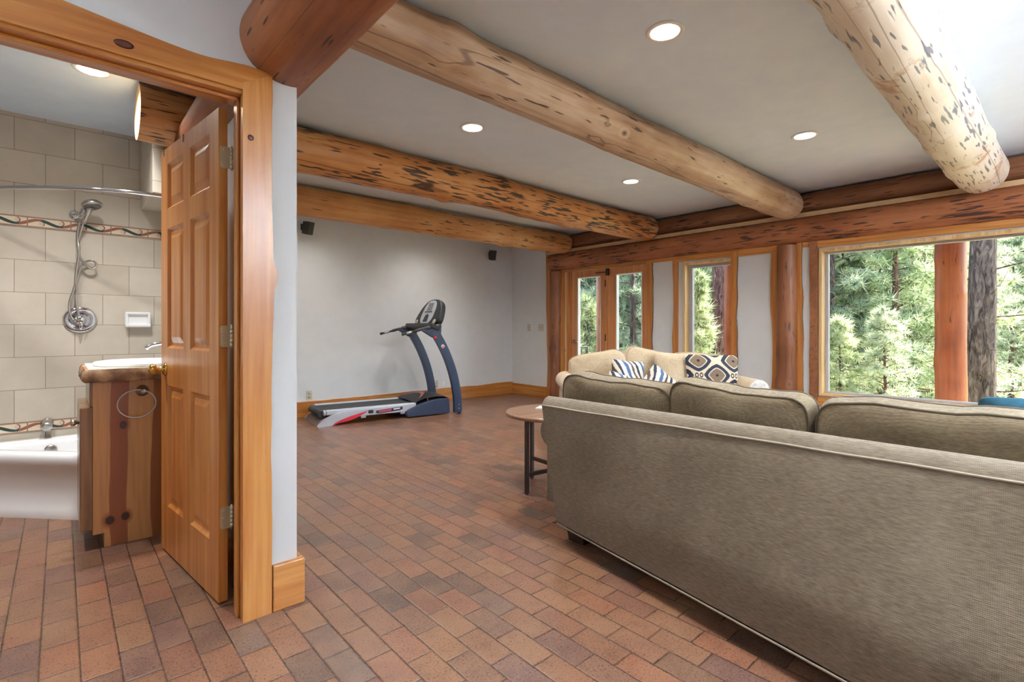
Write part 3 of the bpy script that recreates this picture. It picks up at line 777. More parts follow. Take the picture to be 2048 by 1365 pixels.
def speaker(x, z, rz, label):
    r = thing('wall_speaker', label, 'loudspeaker', (x, VF-.09, z-.085), rz, 'loudspeakers under the far beam')
    m = MB(); m.add([(-.045,-.07,0),(.045,-.07,0),(.032,.055,.0),(-.032,.055,.0),(-.05,-.075,.165),(.05,-.075,.165),(.036,.055,.155),(-.036,.055,.155)], [(3,2,1,0),(4,5,6,7),(0,1,5,4),(1,2,6,5),(2,3,7,6),(3,0,4,7)])
    m.xform(Matrix.Translation((0,0,0)) @ Matrix.Rotation(math.radians(14), 4, 'X')); m.build('speaker_body', plain('speaker_shell', rgb(58, 58, 60), .5), r, local=True, bevel=.006)
    m = MB(); m.box(-.04, .04, -.084, -.074, .012, .155); m.xform(Matrix.Rotation(math.radians(14), 4, 'X')); m.build('speaker_grille', DARK, r, local=True, bevel=.004)
    MB().tube([(0, .03, .10), (0, .088, .10)], .010, 8).box(-.018, .018, .082, .089, .06, .14).build('bracket', DARK, r, local=True)
speaker(2.32, 2.415, math.radians(14), 'small black loudspeaker on the far wall, beside the doorway wall corner')
speaker(5.36, 2.36, math.radians(-16), 'small black loudspeaker on the far wall near the room corner')

# ---------------------------------------------------------------- bathroom: tub, shower, soap dish, rod
def superrect(poly, n=10, r=.12):
    """round the corners of a polygon"""
    out = []; N = len(poly)
    for i in range(N):
        p = Vector(poly[i]); a = (Vector(poly[i-1])-p); b_ = (Vector(poly[(i+1) % N])-p)
        rr = min(r, a.length*.45, b_.length*.45)
        A = p+a.normalized()*rr; B = p+b_.normalized()*rr
        for k in range(n+1):
            t = k/n; out.append(tuple(A*(1-t)**2+p*2*t*(1-t)+B*t*t))
    return out
def inset(poly, d, c):
    return [(c[0]+(p[0]-c[0])*(1-d), c[1]+(p[1]-c[1])*(1-d)) for p in poly]
tb = thing('bathtub', 'white porcelain corner bathtub against the tiled wall', 'bathtub', (.0, 4.4, 0))
outer = [(UD-.002, VTILE-.006), (UD-.002, 3.935), (.10, 3.935), (-.69, VTILE-.006)]
def shrink(poly, d):
    N = len(poly); out = []
    for i in range(N):
        p0, p1, p2 = Vector(poly[i-1]), Vector(poly[i]), Vector(poly[(i+1) % N])
        e1 = (p1-p0).normalized(); e2 = (p2-p1).normalized(); n1 = Vector((e1.y, -e1.x)); n2 = Vector((e2.y, -e2.x))
        b_ = (n1+n2); out.append(tuple(p1 + b_*(d/(1+n1.dot(n2)))))
    return out
# orientation is clockwise, so the normals above point inwards
R0 = superrect(outer, 8, .05); 
def loop(d, z, r): return [(p[0], p[1], z) for p in superrect(shrink(outer, d), 8, r)]
rows = [loop(.006, 0, .05), loop(.006, .05, .05), loop(.012, .062, .05), loop(.016, .30, .05), loop(.002, .315, .055), loop(.0, .365, .06), loop(.008, .385, .065), loop(.025, .392, .07), loop(.075, .392, .10),
        loop(.095, .384, .12), loop(.11, .34, .13), loop(.15, .10, .16), loop(.19, .06, .16), loop(.24, .055, .15)]
rows = [r + [r[0]] for r in rows]
m = MB(); m.grid([r[::-1] for r in rows]); k = len(m.v); last = rows[-1][:-1]; m.add(last, [tuple(range(len(last)))])
m.build('tub_shell', PORC, tb)
MB().lathe([(.034, 0), (.034, .006), (.026, .010), (0, .011)], (-.05, VTILE-.122, .315), (0, -1, .12), 22).build('overflow_plate', NICKEL, tb)
sp = thing('tub_spout', 'chrome tub spout on the tiled wall above the bathtub', 'spout', (-.07, VTILE, .47))
MB().lathe([(.034, .005), (.034, .012), (.028, .02), (.027, .07), (.031, .10), (.028, .125), (.012, .128)], (-.07, VTILE, .485), (0, -1, -.10), 20).build('spout_body', NICKEL, sp)
MB().lathe([(.019, 0), (.017, .02), (.0, .021)], (-.07, VTILE-.10, .462), (0, 0, -1), 14).build('spout_mouth', NICKEL, sp)
sh = thing('hand_shower', 'chrome hand shower with a twisted hose on the tiled wall', 'shower', (.10, VTILE, 1.1))
m = MB(); c = (.104, VTILE, 1.204)
m.lathe([(.094, .004), (.094, .010), (.085, .017), (.060, .020), (.056, .016), (.050, .016)], c, (0, -1, 0), 36); m.build('valve_plate', CHROME, sh)
m = MB(); m.lathe([(.056, .015), (.040, .026), (.034, .045), (.030, .060), (.018, .068), (0, .070)], c, (0, -1, 0), 28)
m.tube([(c[0], VTILE-.052, c[2]-.005), (c[0]+.004, VTILE-.062, c[2]-.035), (c[0]+.004, VTILE-.058, c[2]-.075)], [.014, .012, .009], 10); m.build('valve_handle', CHROME, sh)
AR = (.075, VTILE, 1.955)
m = MB(); m.lathe([(.03, .0), (.03, .006), (.012, .012)], AR, (0, -1, 0), 18); m.tube(spline([(AR[0], VTILE, 1.955), (AR[0]+.01, VTILE-.05, 1.958), (AR[0]+.035, VTILE-.09, 1.945)], 5), .010, 10)
m.lathe([(.020, -.02), (.022, 0), (.020, .035), (.016, .05)], (AR[0]+.04, VTILE-.095, 1.945), (.25, -.3, .9), 14); m.build('shower_arm', CHROME, sh)
m = MB(); m.tube([(.118, VTILE-.095, 1.885), (.140, VTILE-.12, 1.955), (.155, VTILE-.14, 2.0)], [.014, .018, .024], 12)
m.lathe([(.012, -.030), (.045, -.026), (.060, -.008), (.060, .006), (.052, .010)], (.165, VTILE-.15, 2.01), (.16, -.25, -.9), 24); m.build('shower_head', NICKEL, sh)
MB().lathe([(.050, .0), (.048, .003), (0, .004)], (.165+.0018, VTILE-.1526, 2.0), (.16, -.25, -.9), 22).build('spray_face', plain('spray_rubber', rgb(110, 108, 104), .5), sh)
hy = VTILE-.055
hose = spline([(.118, VTILE-.09, 1.885), (.098, hy, 1.79), (.092, hy-.01, 1.70), (.115, hy-.01, 1.62), (.148, hy-.01, 1.585), (.176, hy, 1.575), (.193, hy, 1.605), (.170, hy, 1.632), (.132, hy+.012, 1.615),
               (.103, hy+.012, 1.565), (.088, hy+.012, 1.50), (.070, hy, 1.42), (.046, hy, 1.32), (.050, hy, 1.24), (.070, hy-.01, 1.20), (.085, hy-.03, 1.21)], 10)
MB().tube(hose, .0075, 10).build('hose', NICKEL, sh)
hose2 = spline([(.104, VTILE-.075, 1.92), (.088, hy, 1.80), (.098, hy-.012, 1.70), (.088, hy-.012, 1.60), (.078, hy-.012, 1.50), (.084, hy, 1.42), (.080, hy, 1.36), (.086, hy, 1.30), (.096, VTILE-.05, 1.23)], 10)
MB().tube(hose2, .0075, 10).build('hose', NICKEL, sh)
sd = thing('soap_dish', 'white ceramic soap dish fixed to the tiled wall', 'soap dish', (.437, VTILE, 1.15))
m = MB(); m.box(.359, .516, VTILE-.03, VTILE-.001, 1.152, 1.265); m.build('dish_back', PORC, sd, bevel=.012)
m = MB(); m.box(.359, .516, VTILE-.058, VTILE-.028, 1.150, 1.176).box(.359, .379, VTILE-.048, VTILE-.028, 1.16, 1.26).box(.496, .516, VTILE-.048, VTILE-.028, 1.16, 1.26).box(.359, .516, VTILE-.048, VTILE-.028, 1.243, 1.265)
m.build('dish_rim', PORC, sd, bevel=.009)
rod = thing('shower_curtain_rod', 'curved chrome shower curtain rod over the bathtub', 'curtain rod', (.3, 4.0, 2.0))
m = MB(); m.tube(spline([(UD, 3.95, 2.0), (.48, 3.945, 2.0), (.25, 3.985, 2.0), (.02, 4.10, 2.0), (-.276, 4.365, 2.0), (-.52, 4.62, 2.0), (-.65, VTILE, 2.0)], 10), .0125, 12); m.build('rod', CHROME, rod)
for (p, ax) in (((UD, 3.95, 2.0), (-1, 0, 0)), ((-.65, VTILE, 2.0), (0, -1, 0))):
    MB().lathe([(.03, 0), (.03, .006), (.018, .02)], p, ax, 18).build('rod_flange', CHROME, rod)

# ---------------------------------------------------------------- vanity
VAN = 3.385
def side_wood():
    k = NT('two_tone_pine'); p = k.sep(k.pos()); w = k.noise(k.pos((1, 1, .9)), 3.0, 2)
    g = k.n('Mapping'); gg = k.n('NewGeometry'); k.put(g.inputs[0], gg.outputs['Position']); g.inputs['Scale'].default_value = (60, 60, 3)
    fine = k.noise(g.outputs[0], 1, 3)
    pz = k.math('MULTIPLY', k.math('SUBTRACT', k.math('SINE', k.math('MULTIPLY', p[2], 5.4)), .2), .006)
    x = k.math('ADD', p[0], k.math('ADD', pz, k.math('MULTIPLY', k.math('SUBTRACT', w, .5), .035)))
    hd = k.math('SUBTRACT', 1, k.math('MULTIPLY', .0, x))
    st = k.ramp(k.math('DIVIDE', k.math('SUBTRACT', x, .12), .5), [(0, (204, 148, 92)), (.145, (204, 148, 92)), (.15, (156, 88, 48)), (.29, (150, 82, 44)), (.30, (200, 148, 88)), (.50, (204, 150, 90)), (.51, (150, 92, 54)), (1, (160, 98, 58))])
    st = k.mix(k.step(fine, .4, .65, 0, .22), st, rgb(120, 70, 38))
    for (kx, kz, rx, rz) in ((.249, .629, .019, .026), (.193, .135, .023, .026), (.258, .142, .021, .026)):
        dx = k.math('DIVIDE', k.math('SUBTRACT', p[0], kx), rx); dz = k.math('DIVIDE', k.math('SUBTRACT', p[2], kz), rz)
        d = k.math('SQRT', k.math('ADD', k.math('MULTIPLY', dx, dx), k.math('MULTIPLY', dz, dz)))
        st = k.mix(k.step(d, 1.0, 1.9, .85, 0), st, rgb(150, 78, 40)); st = k.mix(k.step(d, .7, 1.0, .95, 0), st, rgb(44, 20, 16))
    return k.done(st, .35, coat=.2)
SIDEW = side_wood()
RUSTIC = pine_mat('rustic_walnut', (128, 88, 52), (156, 112, 70), (92, 58, 34), seed=13, scale=1.4)
va = thing('bathroom_vanity', 'rustic two-tone pine vanity cabinet with a live-edge top and white basin', 'vanity', (.36, 3.66, 0))
m = MB(); m.prism([(.170, 0), (.606, 0), (.606, .866), (.124, .866), (.124, .075), (.170, .075)], 1, VAN, VAN+.018); m.build('side_panel', SIDEW, va)
m = MB(); m.box(.170, .606, VAN+.018, 3.90, .0, .075).box(.126, .606, VAN+.018, 3.90, .075, .866); m.build('cabinet_body', RUSTIC, va)
dr = MB().box(.072, .124, VAN+.004, 3.63, .10, .735).build('cabinet_door', RUSTIC, va, bevel=.004)
MB().lathe([(.008, 0), (.008, .012), (.016, .018), (.018, .028), (.010, .034), (0, .035)], (.072, 3.42, .66), (-1, 0, 0), 16).build('knob', NICKEL, dr)
MB().box(.072, .124, 3.635, 3.89, .10, .735).build('cabinet_door', RUSTIC, va, bevel=.004)
MB().box(.110, .126, VAN, 3.9, .74, .866).build('drawer_front', RUSTIC, va, bevel=.002)
def counter():
    m = MB(); n = 24
    front = [(.078+.008*mnoise.noise((i*.4, 5, 1)), 3.325+(3.92-3.325)*i/n) for i in range(n+1)]
    near = [(.612-(.612-.078)*i/n, 3.315+.010*mnoise.noise((i*.3, 9, 1))) for i in range(n+1)]
    poly = near + front + [(.612, 3.92)]
    prof = [(.010, .868), (.0, .880), (.004, .915), (.012, .932)]
    cx, cy = .36, 3.62
    rows = []
    for (d, z) in prof: rows.append([(p[0]+d*(1 if p[0] < .3 else 0)*1.2, p[1]+(d if p[1] < 3.5 else 0), z) for p in poly])
    m.grid([r + [r[0]] for r in rows]); N = len(poly)
    m.add(rows[-1], [tuple(range(N))[::-1]]); m.add(rows[0], [tuple(range(N))])
    return m
k = NT('live_edge_slab'); cc = k.noise(k.coord(), 9, 4); 
SLAB = k.done(k.ramp(cc, [(.36, (70, 48, 36)), (.5, (140, 104, 72)), (.64, (196, 160, 118))]), .5)
counter().build('counter_slab', SLAB, va)
m = MB(); m.box(.105, .610, 3.335, 3.915, .9315, .936); m.build('counter_top', plain('cream_counter', rgb(232, 224, 208), .35, vary=.02), va, bevel=.001)
m = MB(); m.lathe([(.245, .0), (.250, .010), (.242, .020), (.225, .021), (.205, .008), (.15, -.03), (.08, -.05), (.0, -.055)], (.365, 3.625, .937), (0, 0, 1), 40, .95, 1.1); m.build('basin', PORC, va)
m = MB(); m.lathe([(.024, 0), (.022, .01), (.016, .02), (.014, .07), (.012, .09)], (.575, 3.625, .945), (0, 0, 1), 16)
m.tube(spline([(.575, 3.625, 1.02), (.54, 3.625, 1.05), (.47, 3.625, 1.058), (.40, 3.625, 1.045), (.37, 3.625, 1.025)], 6), [.013]*10+[.012]*8+[.011]*7, 10); m.build('faucet', CHROME, va)
tr = thing('towel_ring', 'brushed nickel towel ring on the side of the bathroom vanity', 'towel ring', (.33, VAN, .66))
m = MB(); m.lathe([(.030, 0), (.030, .005), (.024, .010), (.024, .014), (.012, .02), (.010, .045), (.013, .05), (.012, .06), (0, .063)], (.331, VAN, .806), (0, -1, 0), 24); m.build('wall_mount', NICKEL, tr)
ring = [(.303+.083*math.cos(a), VAN-.045+.0, .742+.074*math.sin(a)) for a in [math.radians(66)+2*PI*i/48 for i in range(49)]]
MB().tube(ring, .0038, 8).build('ring', NICKEL, tr)

# ---------------------------------------------------------------- cushions
def cushion_mesh(w, h, t, edge=.5, corner=8, n=20, puff=4, seed=0, wr=.006, pinch=0.0, sag=0.0):
    """local frame: x width, z height, y thickness (front is -y); returns (mesh builder, outline of the front and back seams)"""
    def P(a, b_, side):
        mx = max(abs(a), abs(b_)); s_ = mx/((abs(a)**corner+abs(b_)**corner)**(1/corner)) if mx > 1e-6 else 1.0
        x, z = a*s_*w/2*(1-pinch*(1-abs(b_))*abs(a)), b_*s_*h/2*(1-pinch*(1-abs(a))*abs(b_))
        if sag and b_ > 0: z -= sag*h*b_*(.5-.5*math.cos(PI*(a+1)))*0.5
        y = t/2*(edge+(1-edge)*((1-abs(a)**puff)*(1-abs(b_)**puff))**.6)
        y += wr*(mnoise.noise((x*7+seed, z*7, side*3.1))+.6*mnoise.noise((x*19+seed, z*15, side*3.1)))*min(1, 3*(1-mx)+.25)
        x += .4*wr*mnoise.noise((seed, z*9, 1.1)); z += .8*wr*mnoise.noise((x*8, seed, 5.5))
        return (x, -y*side, z)
    m = MB(); g = [-1+2*i/n for i in range(n+1)]
    g = [math.copysign(1-(1-abs(v))**1.35, v) for v in g]
    front = [[P(a, b_, 1) for a in g] for b_ in g]; back = [[P(a, b_, -1) for a in g[::-1]] for b_ in g]
    m.grid(front); m.grid(back)
    per = [(0, j) for j in range(n)] + [(i, n) for i in range(n)] + [(n, j) for j in range(n, 0, -1)] + [(i, 0) for i in range(n, 0, -1)]
    lf_ = [front[i][j] for i, j in per]; lb = [back[i][n-j] for i, j in per]
    mid = [tuple((Vector(a)+Vector(b_))/2 * 1.0 + Vector((.012*(a[0]/(w/2)) , 0, .012*(a[2]/(h/2))))*(edge > .2)) for a, b_ in zip(lf_, lb)]
    m.grid([lb+[lb[0]], mid+[mid[0]], lf_+[lf_[0]]])
    return m, lf_, lb
def cushion(name, w, h, t, loc, rot, mat, label=None, cat='cushion', group=None, parent=None, welt=None, **kw):
    m, lf_, lb = cushion_mesh(w, h, t, **kw)
    Rm = Matrix.Translation(loc) @ (Matrix.Rotation(rot[2], 4, 'Z') @ Matrix.Rotation(rot[1], 4, 'Y') @ Matrix.Rotation(rot[0], 4, 'X'))
    if parent is None:
        o = m.build(name, mat, origin=(0,0,0)); o.matrix_world = Rm; _MW[o.name] = Rm
        tag(o, label, cat, group)
    else:
        o = m.build(name, mat, parent, local=True); o.matrix_local = mw(parent).inverted() @ Rm; _MW[o.name] = Rm
    if welt is not None:
        for lp in ((lf_, lb) if kw.get('edge', .5) > .2 else (lf_,)):
            p = MB(); p.tube(lp+[lp[0]], .0055, 6, cap=False); p.build('welt', welt, o, local=True)
    return o

# ---------------------------------------------------------------- near sofa: its back towards the camera
SB = 1.95; SE = -.45                       # far and near end of the sofa (y)
so = thing('sofa', 'large taupe sofa in the foreground with its back to the camera', 'sofa', (2.45, .75, 0))
def endv(q, z):
    k = (z-.07)/.69; v0 = 1.87+.15*k
    return v0+(SE-v0)*q
def sofa_back():
    m = MB(); n = 40; rows = []
    for i in range(n+1):
        q = i/n; t = min(1.5, (1.87-SE)*q); ub = 2.0-.16*t; zb = .088-.012*t
        sect = [(2.36, .16), (ub+.02, zb), (ub, zb+.012), (ub+(2.02-ub)*.27, .27), (ub+(2.02-ub)*.55, .44), (ub+(2.02-ub)*.82, .60), (2.02, .708), (2.028, .722), (2.05, .745), (2.085, .757), (2.125, .75), (2.16, .72), (2.20, .55), (2.36, .40)]
        if i == 0 or i == n:
            c = (2.13, .45); sect = [(c[0]+(p[0]-c[0])*.997, c[1]+(p[1]-c[1])*.998) for p in sect]
        rows.append([(u, endv(q, z), z) for u, z in sect])
    m.grid([r+[r[0]] for r in rows][::-1])
    m.add(rows[0], [tuple(range(len(rows[0])))[::-1]]); m.add(rows[-1], [tuple(range(len(rows[-1])))])
    return m
sofa_back().build('back_frame', SOFA, so)
w_ = [(2.0185, endv(i/40, .71), .7115+.001*math.sin(i)) for i in range(41)]; MB().tube(w_, .0042, 6).build('welt', plain('pale_welt', rgb(186, 176, 154), .9), so)
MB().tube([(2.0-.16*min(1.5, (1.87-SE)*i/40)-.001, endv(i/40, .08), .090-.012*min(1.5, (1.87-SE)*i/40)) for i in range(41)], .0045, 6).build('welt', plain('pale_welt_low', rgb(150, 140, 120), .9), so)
m = MB(); m.box(2.10, 2.95, SE+.05, SB-.05, .13, .30); m.build('seat_frame', SOFA, so, bevel=.02)
def arm(yc, sgn):
    m = MB(); rows = []
    prof = [(-.10, .12), (.10, .12), (.10, .42)] + [(.035+.125*math.cos(a), .53+.105*math.sin(a)) for a in [-1.1+ (PI+1.9)*k/14 for k in range(15)]] + [(-.10, .42)]
    for i in range(9):
        x = 2.16+(2.94-2.16)*i/8; s_ = 1.0 if 0 < i < 8 else .93
        rows.append([(x, yc+sgn*(p[0])*s_, .5+(p[1]-.5)*(1 if p[1] < .2 else s_)) for p in prof])
    rr = [r+[r[0]] for r in rows]
    if sgn > 0: rr = rr[::-1]
    m.grid(rr); m.add(rows[0], [tuple(range(len(prof)))][::1]); m.add(rows[-1], [tuple(range(len(prof)))[::-1]])
    return m
arm(SB+.06, 1).build('arm', SOFA, so); arm(SE+.05, -1).build('arm', SOFA, so)
for i, (a, b_) in enumerate(((1.84, 1.14), (1.135, .44), (.435, -.34))):
    m = MB(); m.box(2.30, 2.97, b_+.005, a, .30, .47); m.build('seat_cushion', SOFA_C, so, bevel=.04)
for (x, y) in ((2.10, 1.78), (2.03, SE+.1), (2.88, SB-.1), (2.88, SE+.1)):
    m = MB(); a, b_ = .072, .052
    m.add([(x-b_, y-b_, 0), (x+b_, y-b_, 0), (x+b_, y+b_, 0), (x-b_, y+b_, 0), (x-a, y-a, .15), (x+a, y-a, .15), (x+a, y+a, .15), (x-a, y+a, .15)], [(3,2,1,0),(4,5,6,7),(0,1,5,4),(1,2,6,5),(2,3,7,6),(3,0,4,7)])
    m.build('leg', DARKWOOD, so, bevel=.004)
for i, (vc, w, h, dz, tilt, roll) in enumerate(((1.705, .715, .46, -.005, .10, -.045), (1.035, .62, .48, -.003, .12, -.062), (.20, .98, .50, -.012, .10, .02))):
    cushion('back_cushion', w, h, .20, (2.34, vc, .645+dz), (0, 0, 0), SOFA_C, parent=so, welt=PIPING, edge=.62, corner=7, seed=i*3.3, wr=.016, sag=.05)
    o = [c for c in so.children if c.name.startswith('back_cushion')][-1]
    M_ = Matrix.Translation((2.325, vc, .645+dz)) @ Matrix.Rotation(math.radians(90), 4, 'Z') @ Matrix.Rotation(roll, 4, 'Y') @ Matrix.Rotation(-tilt, 4, 'X')
    o.matrix_local = mw(so).inverted() @ M_
cushion('throw_pillow', .44, .46, .14, (2.53, .02, .69), (math.radians(-20), 0, PI/2), TEAL, 'teal pillow just showing over the top of the near sofa', 'pillow', edge=.06, corner=14, seed=5)

# ---------------------------------------------------------------- far sofa, turned towards the camera
ROT = math.atan2(FWD[1], FWD[0]) - PI/2      # local -y faces the camera
fs = thing('sofa', 'cream sofa with loose cushions across the room by the window wall', 'sofa', (4.35, 2.785, 0), ROT)
LW = .79                                     # half width
def L(name, m, mat, **kw): return m.build(name, mat, fs, local=True, **kw)
L('seat_frame', MB().box(-LW, LW, -.42, .42, .12, .30), CREAMF, bevel=.02)
L('back_frame', MB().box(-LW, LW, .26, .46, .12, .74), CREAMF, bevel=.05)
for sx in (-1, 1):
    m = MB(); prof = [(-.09, .12), (.09, .12), (.09, .48)] + [(.03+.10*math.cos(a), .59+.09*math.sin(a)) for a in [-1.0+(PI+1.8)*k/14 for k in range(15)]] + [(-.09, .48)]
    rows = [[(sx*(LW+p[0]), y, p[1]) for p in prof] for y in (-.46, -.45, .1, .44)]
    rr = [r+[r[0]] for r in rows]
    m.grid(rr if sx > 0 else [r[::-1] for r in rr]); m.add(rows[0], [tuple(range(len(prof)))[::-1] if sx < 0 else tuple(range(len(prof)))]); m.add(rows[-1], [tuple(range(len(prof)))[::-1]])
    a_ = L('arm', m, CREAMF)
    m = MB(); m.lathe([(.085, 0), (.088, .006), (.07, .014), (.03, .018), (0, .019)], (sx*(LW+.03), -.46, .59), (0, -1, 0), 20); m.build('arm_roundel', plain('arm_roundel_cloth_%d' % (sx+1), rgb(206, 206, 200), .8, vary=.2, scale=60), a_, local=True)
for i in range(3):
    L('seat_cushion', MB().box(-LW+.09+i*.48, -LW+.09+(i+1)*.48-.008, -.46, .22, .30, .46), CREAMF, bevel=.035)
for sx in (-.75, .75):
    for sy in (-.38, .38):
        L('leg', MB().box(sx-.03, sx+.03, sy-.03, sy+.03, 0, .125), DARKWOOD, bevel=.003)
def FL(x, y, z): return mw(fs) @ Vector((x, y, z))
def fcush(name, w, h, t, x, y, z, tilt, roll, yaw, mat, **kw):
    return cushion(name, w, h, t, FL(x, y, z), (tilt, roll, ROT+yaw), mat, **kw)
fcush('back_cushion', .58, .46, .20, -.50, .17, .655, -.25, -.16, -.2, CREAMF, parent=fs, welt=CREAMW, edge=.5, corner=6, seed=11, wr=.014)
fcush('back_cushion', .54, .50, .20, .0, .15, .66, -.22, .20, .05, CREAMF, parent=fs, welt=CREAMW, edge=.5, corner=6, seed=12, wr=.014)
fcush('back_cushion', .54, .48, .20, .50, .17, .64, -.2, .04, 0, CREAMF, parent=fs, welt=CREAMW, edge=.5, corner=6, seed=13, wr=.014)
fcush('throw_pillow', .44, .44, .16, .22, -.02, .685, -.24, .05, .1, CREAMF, label='plain cream throw pillow leaning left of the large patterned pillow', cat='pillow', edge=.06, corner=16, seed=14, pinch=.06)
fcush('throw_pillow', .50, .44, .16, .53, -.14, .67, -.22, .02, -.05, IKAT, label='large pillow with brown and navy diamond pattern on the far sofa', cat='pillow', edge=.06, corner=16, seed=15, pinch=.05)
SPG = 'small striped pillows on the far sofa'
fcush('throw_pillow', .34, .34, .13, -.27, -.12, .665, -.3, .12, .25, STRIPE, label='blue and white striped pillow leaning on the far sofa, the taller and left one', cat='pillow', group=SPG, edge=.06, corner=16, seed=16, pinch=.05)
fcush('throw_pillow', .30, .30, .12, -.0, -.17, .60, -.3, .70, -.1, STRIPE, label='blue striped pillow standing on its corner, right of the taller striped pillow', cat='pillow', group=SPG, edge=.06, corner=16, seed=17, pinch=.05)
fcush('throw_pillow', .30, .26, .12, -.36, -.26, .585, -.3, .30, .1, STRIPE, label='brown and white striped pillow lowest in front of the taller striped pillow', cat='pillow', group=SPG, edge=.06, corner=16, seed=18, pinch=.05)

# ---------------------------------------------------------------- side table between the sofas
tx, ty = 2.72, 2.59
st = thing('side_table', 'round wooden side table on thin dark metal legs beside the near sofa', 'table', (tx, ty, 0))
MB().lathe([(.33, .500), (.345, .503), (.35, .512), (.35, .522), (.345, .529), (.335, .531), (0, .531)], (tx, ty, 0), (0, 0, 1), 48).build('table_top', TABLETOP, st)
legs = [(2.390, 2.520), (2.665, 2.735+.02), (2.92, 2.44), (2.62, 2.30)]
for (x, y) in legs: MB().box(x-.012, x+.012, y-.012, y+.012, .006, .502).lathe([(.010, 0), (.007, .008)], (x, y, 0), (0, 0, 1), 10).build('leg', IRON, st, bevel=.001)
def bar(a, b_, z, w=.010):
    m = MB(); d = (Vector(b_)-Vector(a)); n = Vector((-d.y, d.x)).normalized()*w
    a, b_ = Vector(a), Vector(b_)
    q = [a-n, b_-n, b_+n, a+n]
    m.add([(p.x, p.y, z-.012) for p in q]+[(p.x, p.y, z+.012) for p in q], [(3,2,1,0),(4,5,6,7),(0,1,5,4),(1,2,6,5),(2,3,7,6),(3,0,4,7)]); return m
bar(legs[0], legs[2], .135).build('stretcher', IRON, st); bar(legs[1], legs[3], .160).build('stretcher', IRON, st)
bar(legs[0], legs[1], .49).build('top_rail', IRON, st); bar(legs[2], legs[3], .49).build('top_rail', IRON, st)
m = MB(); m.box(-.07, .07, -.10, .10, 0, .004); m.xform(Matrix.Translation((2.80, 2.69, .5315)) @ Matrix.Rotation(.5, 4, 'Z'))
tag(m.build('booklet', WHITE), 'white booklet lying on the round side table', 'booklet')

# ---------------------------------------------------------------- treadmill
TA = math.atan2(5.57-5.80, 3.90-2.22)
tm = thing('treadmill', 'silver and navy treadmill with black belt, in front of the far wall', 'treadmill', (2.20, 5.80, 0), TA)
def T(name, m, mat, parent=None, **kw): return m.build(name, mat, parent or tm, local=True, **kw)
TW = .70
m = MB(); m.box(.06, 1.25, .09, TW-.09, .10, .165); m.lathe([(.038, 0), (.038, TW-.18)], (.06, .09, .128), (0, 1, 0), 20)
T('running_belt', m, BELT)
rail = T('side_rail', MB().box(.10, 1.22, .03, .10, .120, .178).lathe([(.028, 0), (.036, .01), (.036, .03)], (.10, .065, .146), (-1, 0, 0), 16, 1, 1), SILVERP, bevel=.012)
T('side_rail', MB().box(.10, 1.22, TW-.10, TW-.03, .120, .178), SILVERP, bevel=.012)
def side_frame(y0, y1):
    n = 16; up = []; lo = []
    for i in range(n+1):
        t = i/n; x = .0+1.20*t
        if t < .32: zt = .0+ .155*(1-(1-t/.32)**2)**.6 ; 
        else: zt = .155+.02*(t-.32)
        up.append((x, max(zt, .012)))
    for i in range(n+1):
        t = i/n; x = .155+1.045*t
        zt = .0+.085*(1-(1-min(1, t/.42))**2)**.7 if t < .42 else .085-.0*(t)
        lo.append((x, zt))
    poly = [(0, 0)] + up + [(1.20, .10)] + lo[::-1]
    m = MB(); m.prism(poly, 1, y0, y1); return m
f1 = T('side_frame', side_frame(.0, .045), SILVERP); f2 = T('side_frame', side_frame(TW-.045, TW), SILVERP)
sw = []; n = 18
for i in range(n+1): t = i/n; sw.append((.165+.42*t, .005+.135*(t)**.62))
lo = [(.185+.40*t_, .005+.135*t_**.62-.045*math.sin(PI*t_)**1.0*(1)) for t_ in [i/n for i in range(n+1)]]
lo = [(a, max(b_, .006)) for a, b_ in lo]
m = MB(); m.prism(sw+lo[::-1], 1, -.0022, .001); T('red_stripe', m, REDP, f1)
m = MB(); m.prism([(.68, .13), (1.02, .152), (1.02, .118), (.98, .108), (.72, .092), (.68, .10)], 1, -.003, .001); T('side_decal', m, plain('decal_navy', rgb(36, 34, 56), .4), f1)
m = MB(); m.prism([(.71, .124), (.88, .137), (.87, .112), (.72, .104)], 1, -.0042, -.002); T('decal_stripe', m, plain('decal_pink', rgb(206, 84, 100), .4), f1)
m = MB(); m.prism([(.90, .136), (.99, .142), (.985, .128), (.90, .122)], 1, -.0042, -.002); T('decal_stripe', m, WHITE, f1)
T('frame_clip', MB().box(.585, .645, -.012, .004, .105, .145), BLACKP, bevel=.004)
for x in (.50, 1.0): T('frame_lug', MB().box(x, x+.06, .01, .045, .055, .10), SILVERP, bevel=.003)
m = MB(); ft = [(-.005, 0), (.03, .055), (.09, .085), (.16, .09), (.16, .07), (.10, .062), (.05, .035), (.03, 0)]
m.prism(ft, 1, .045, TW-.045); T('rear_foot', m, plain('rear_foot_grey', rgb(120, 110, 106), .45))
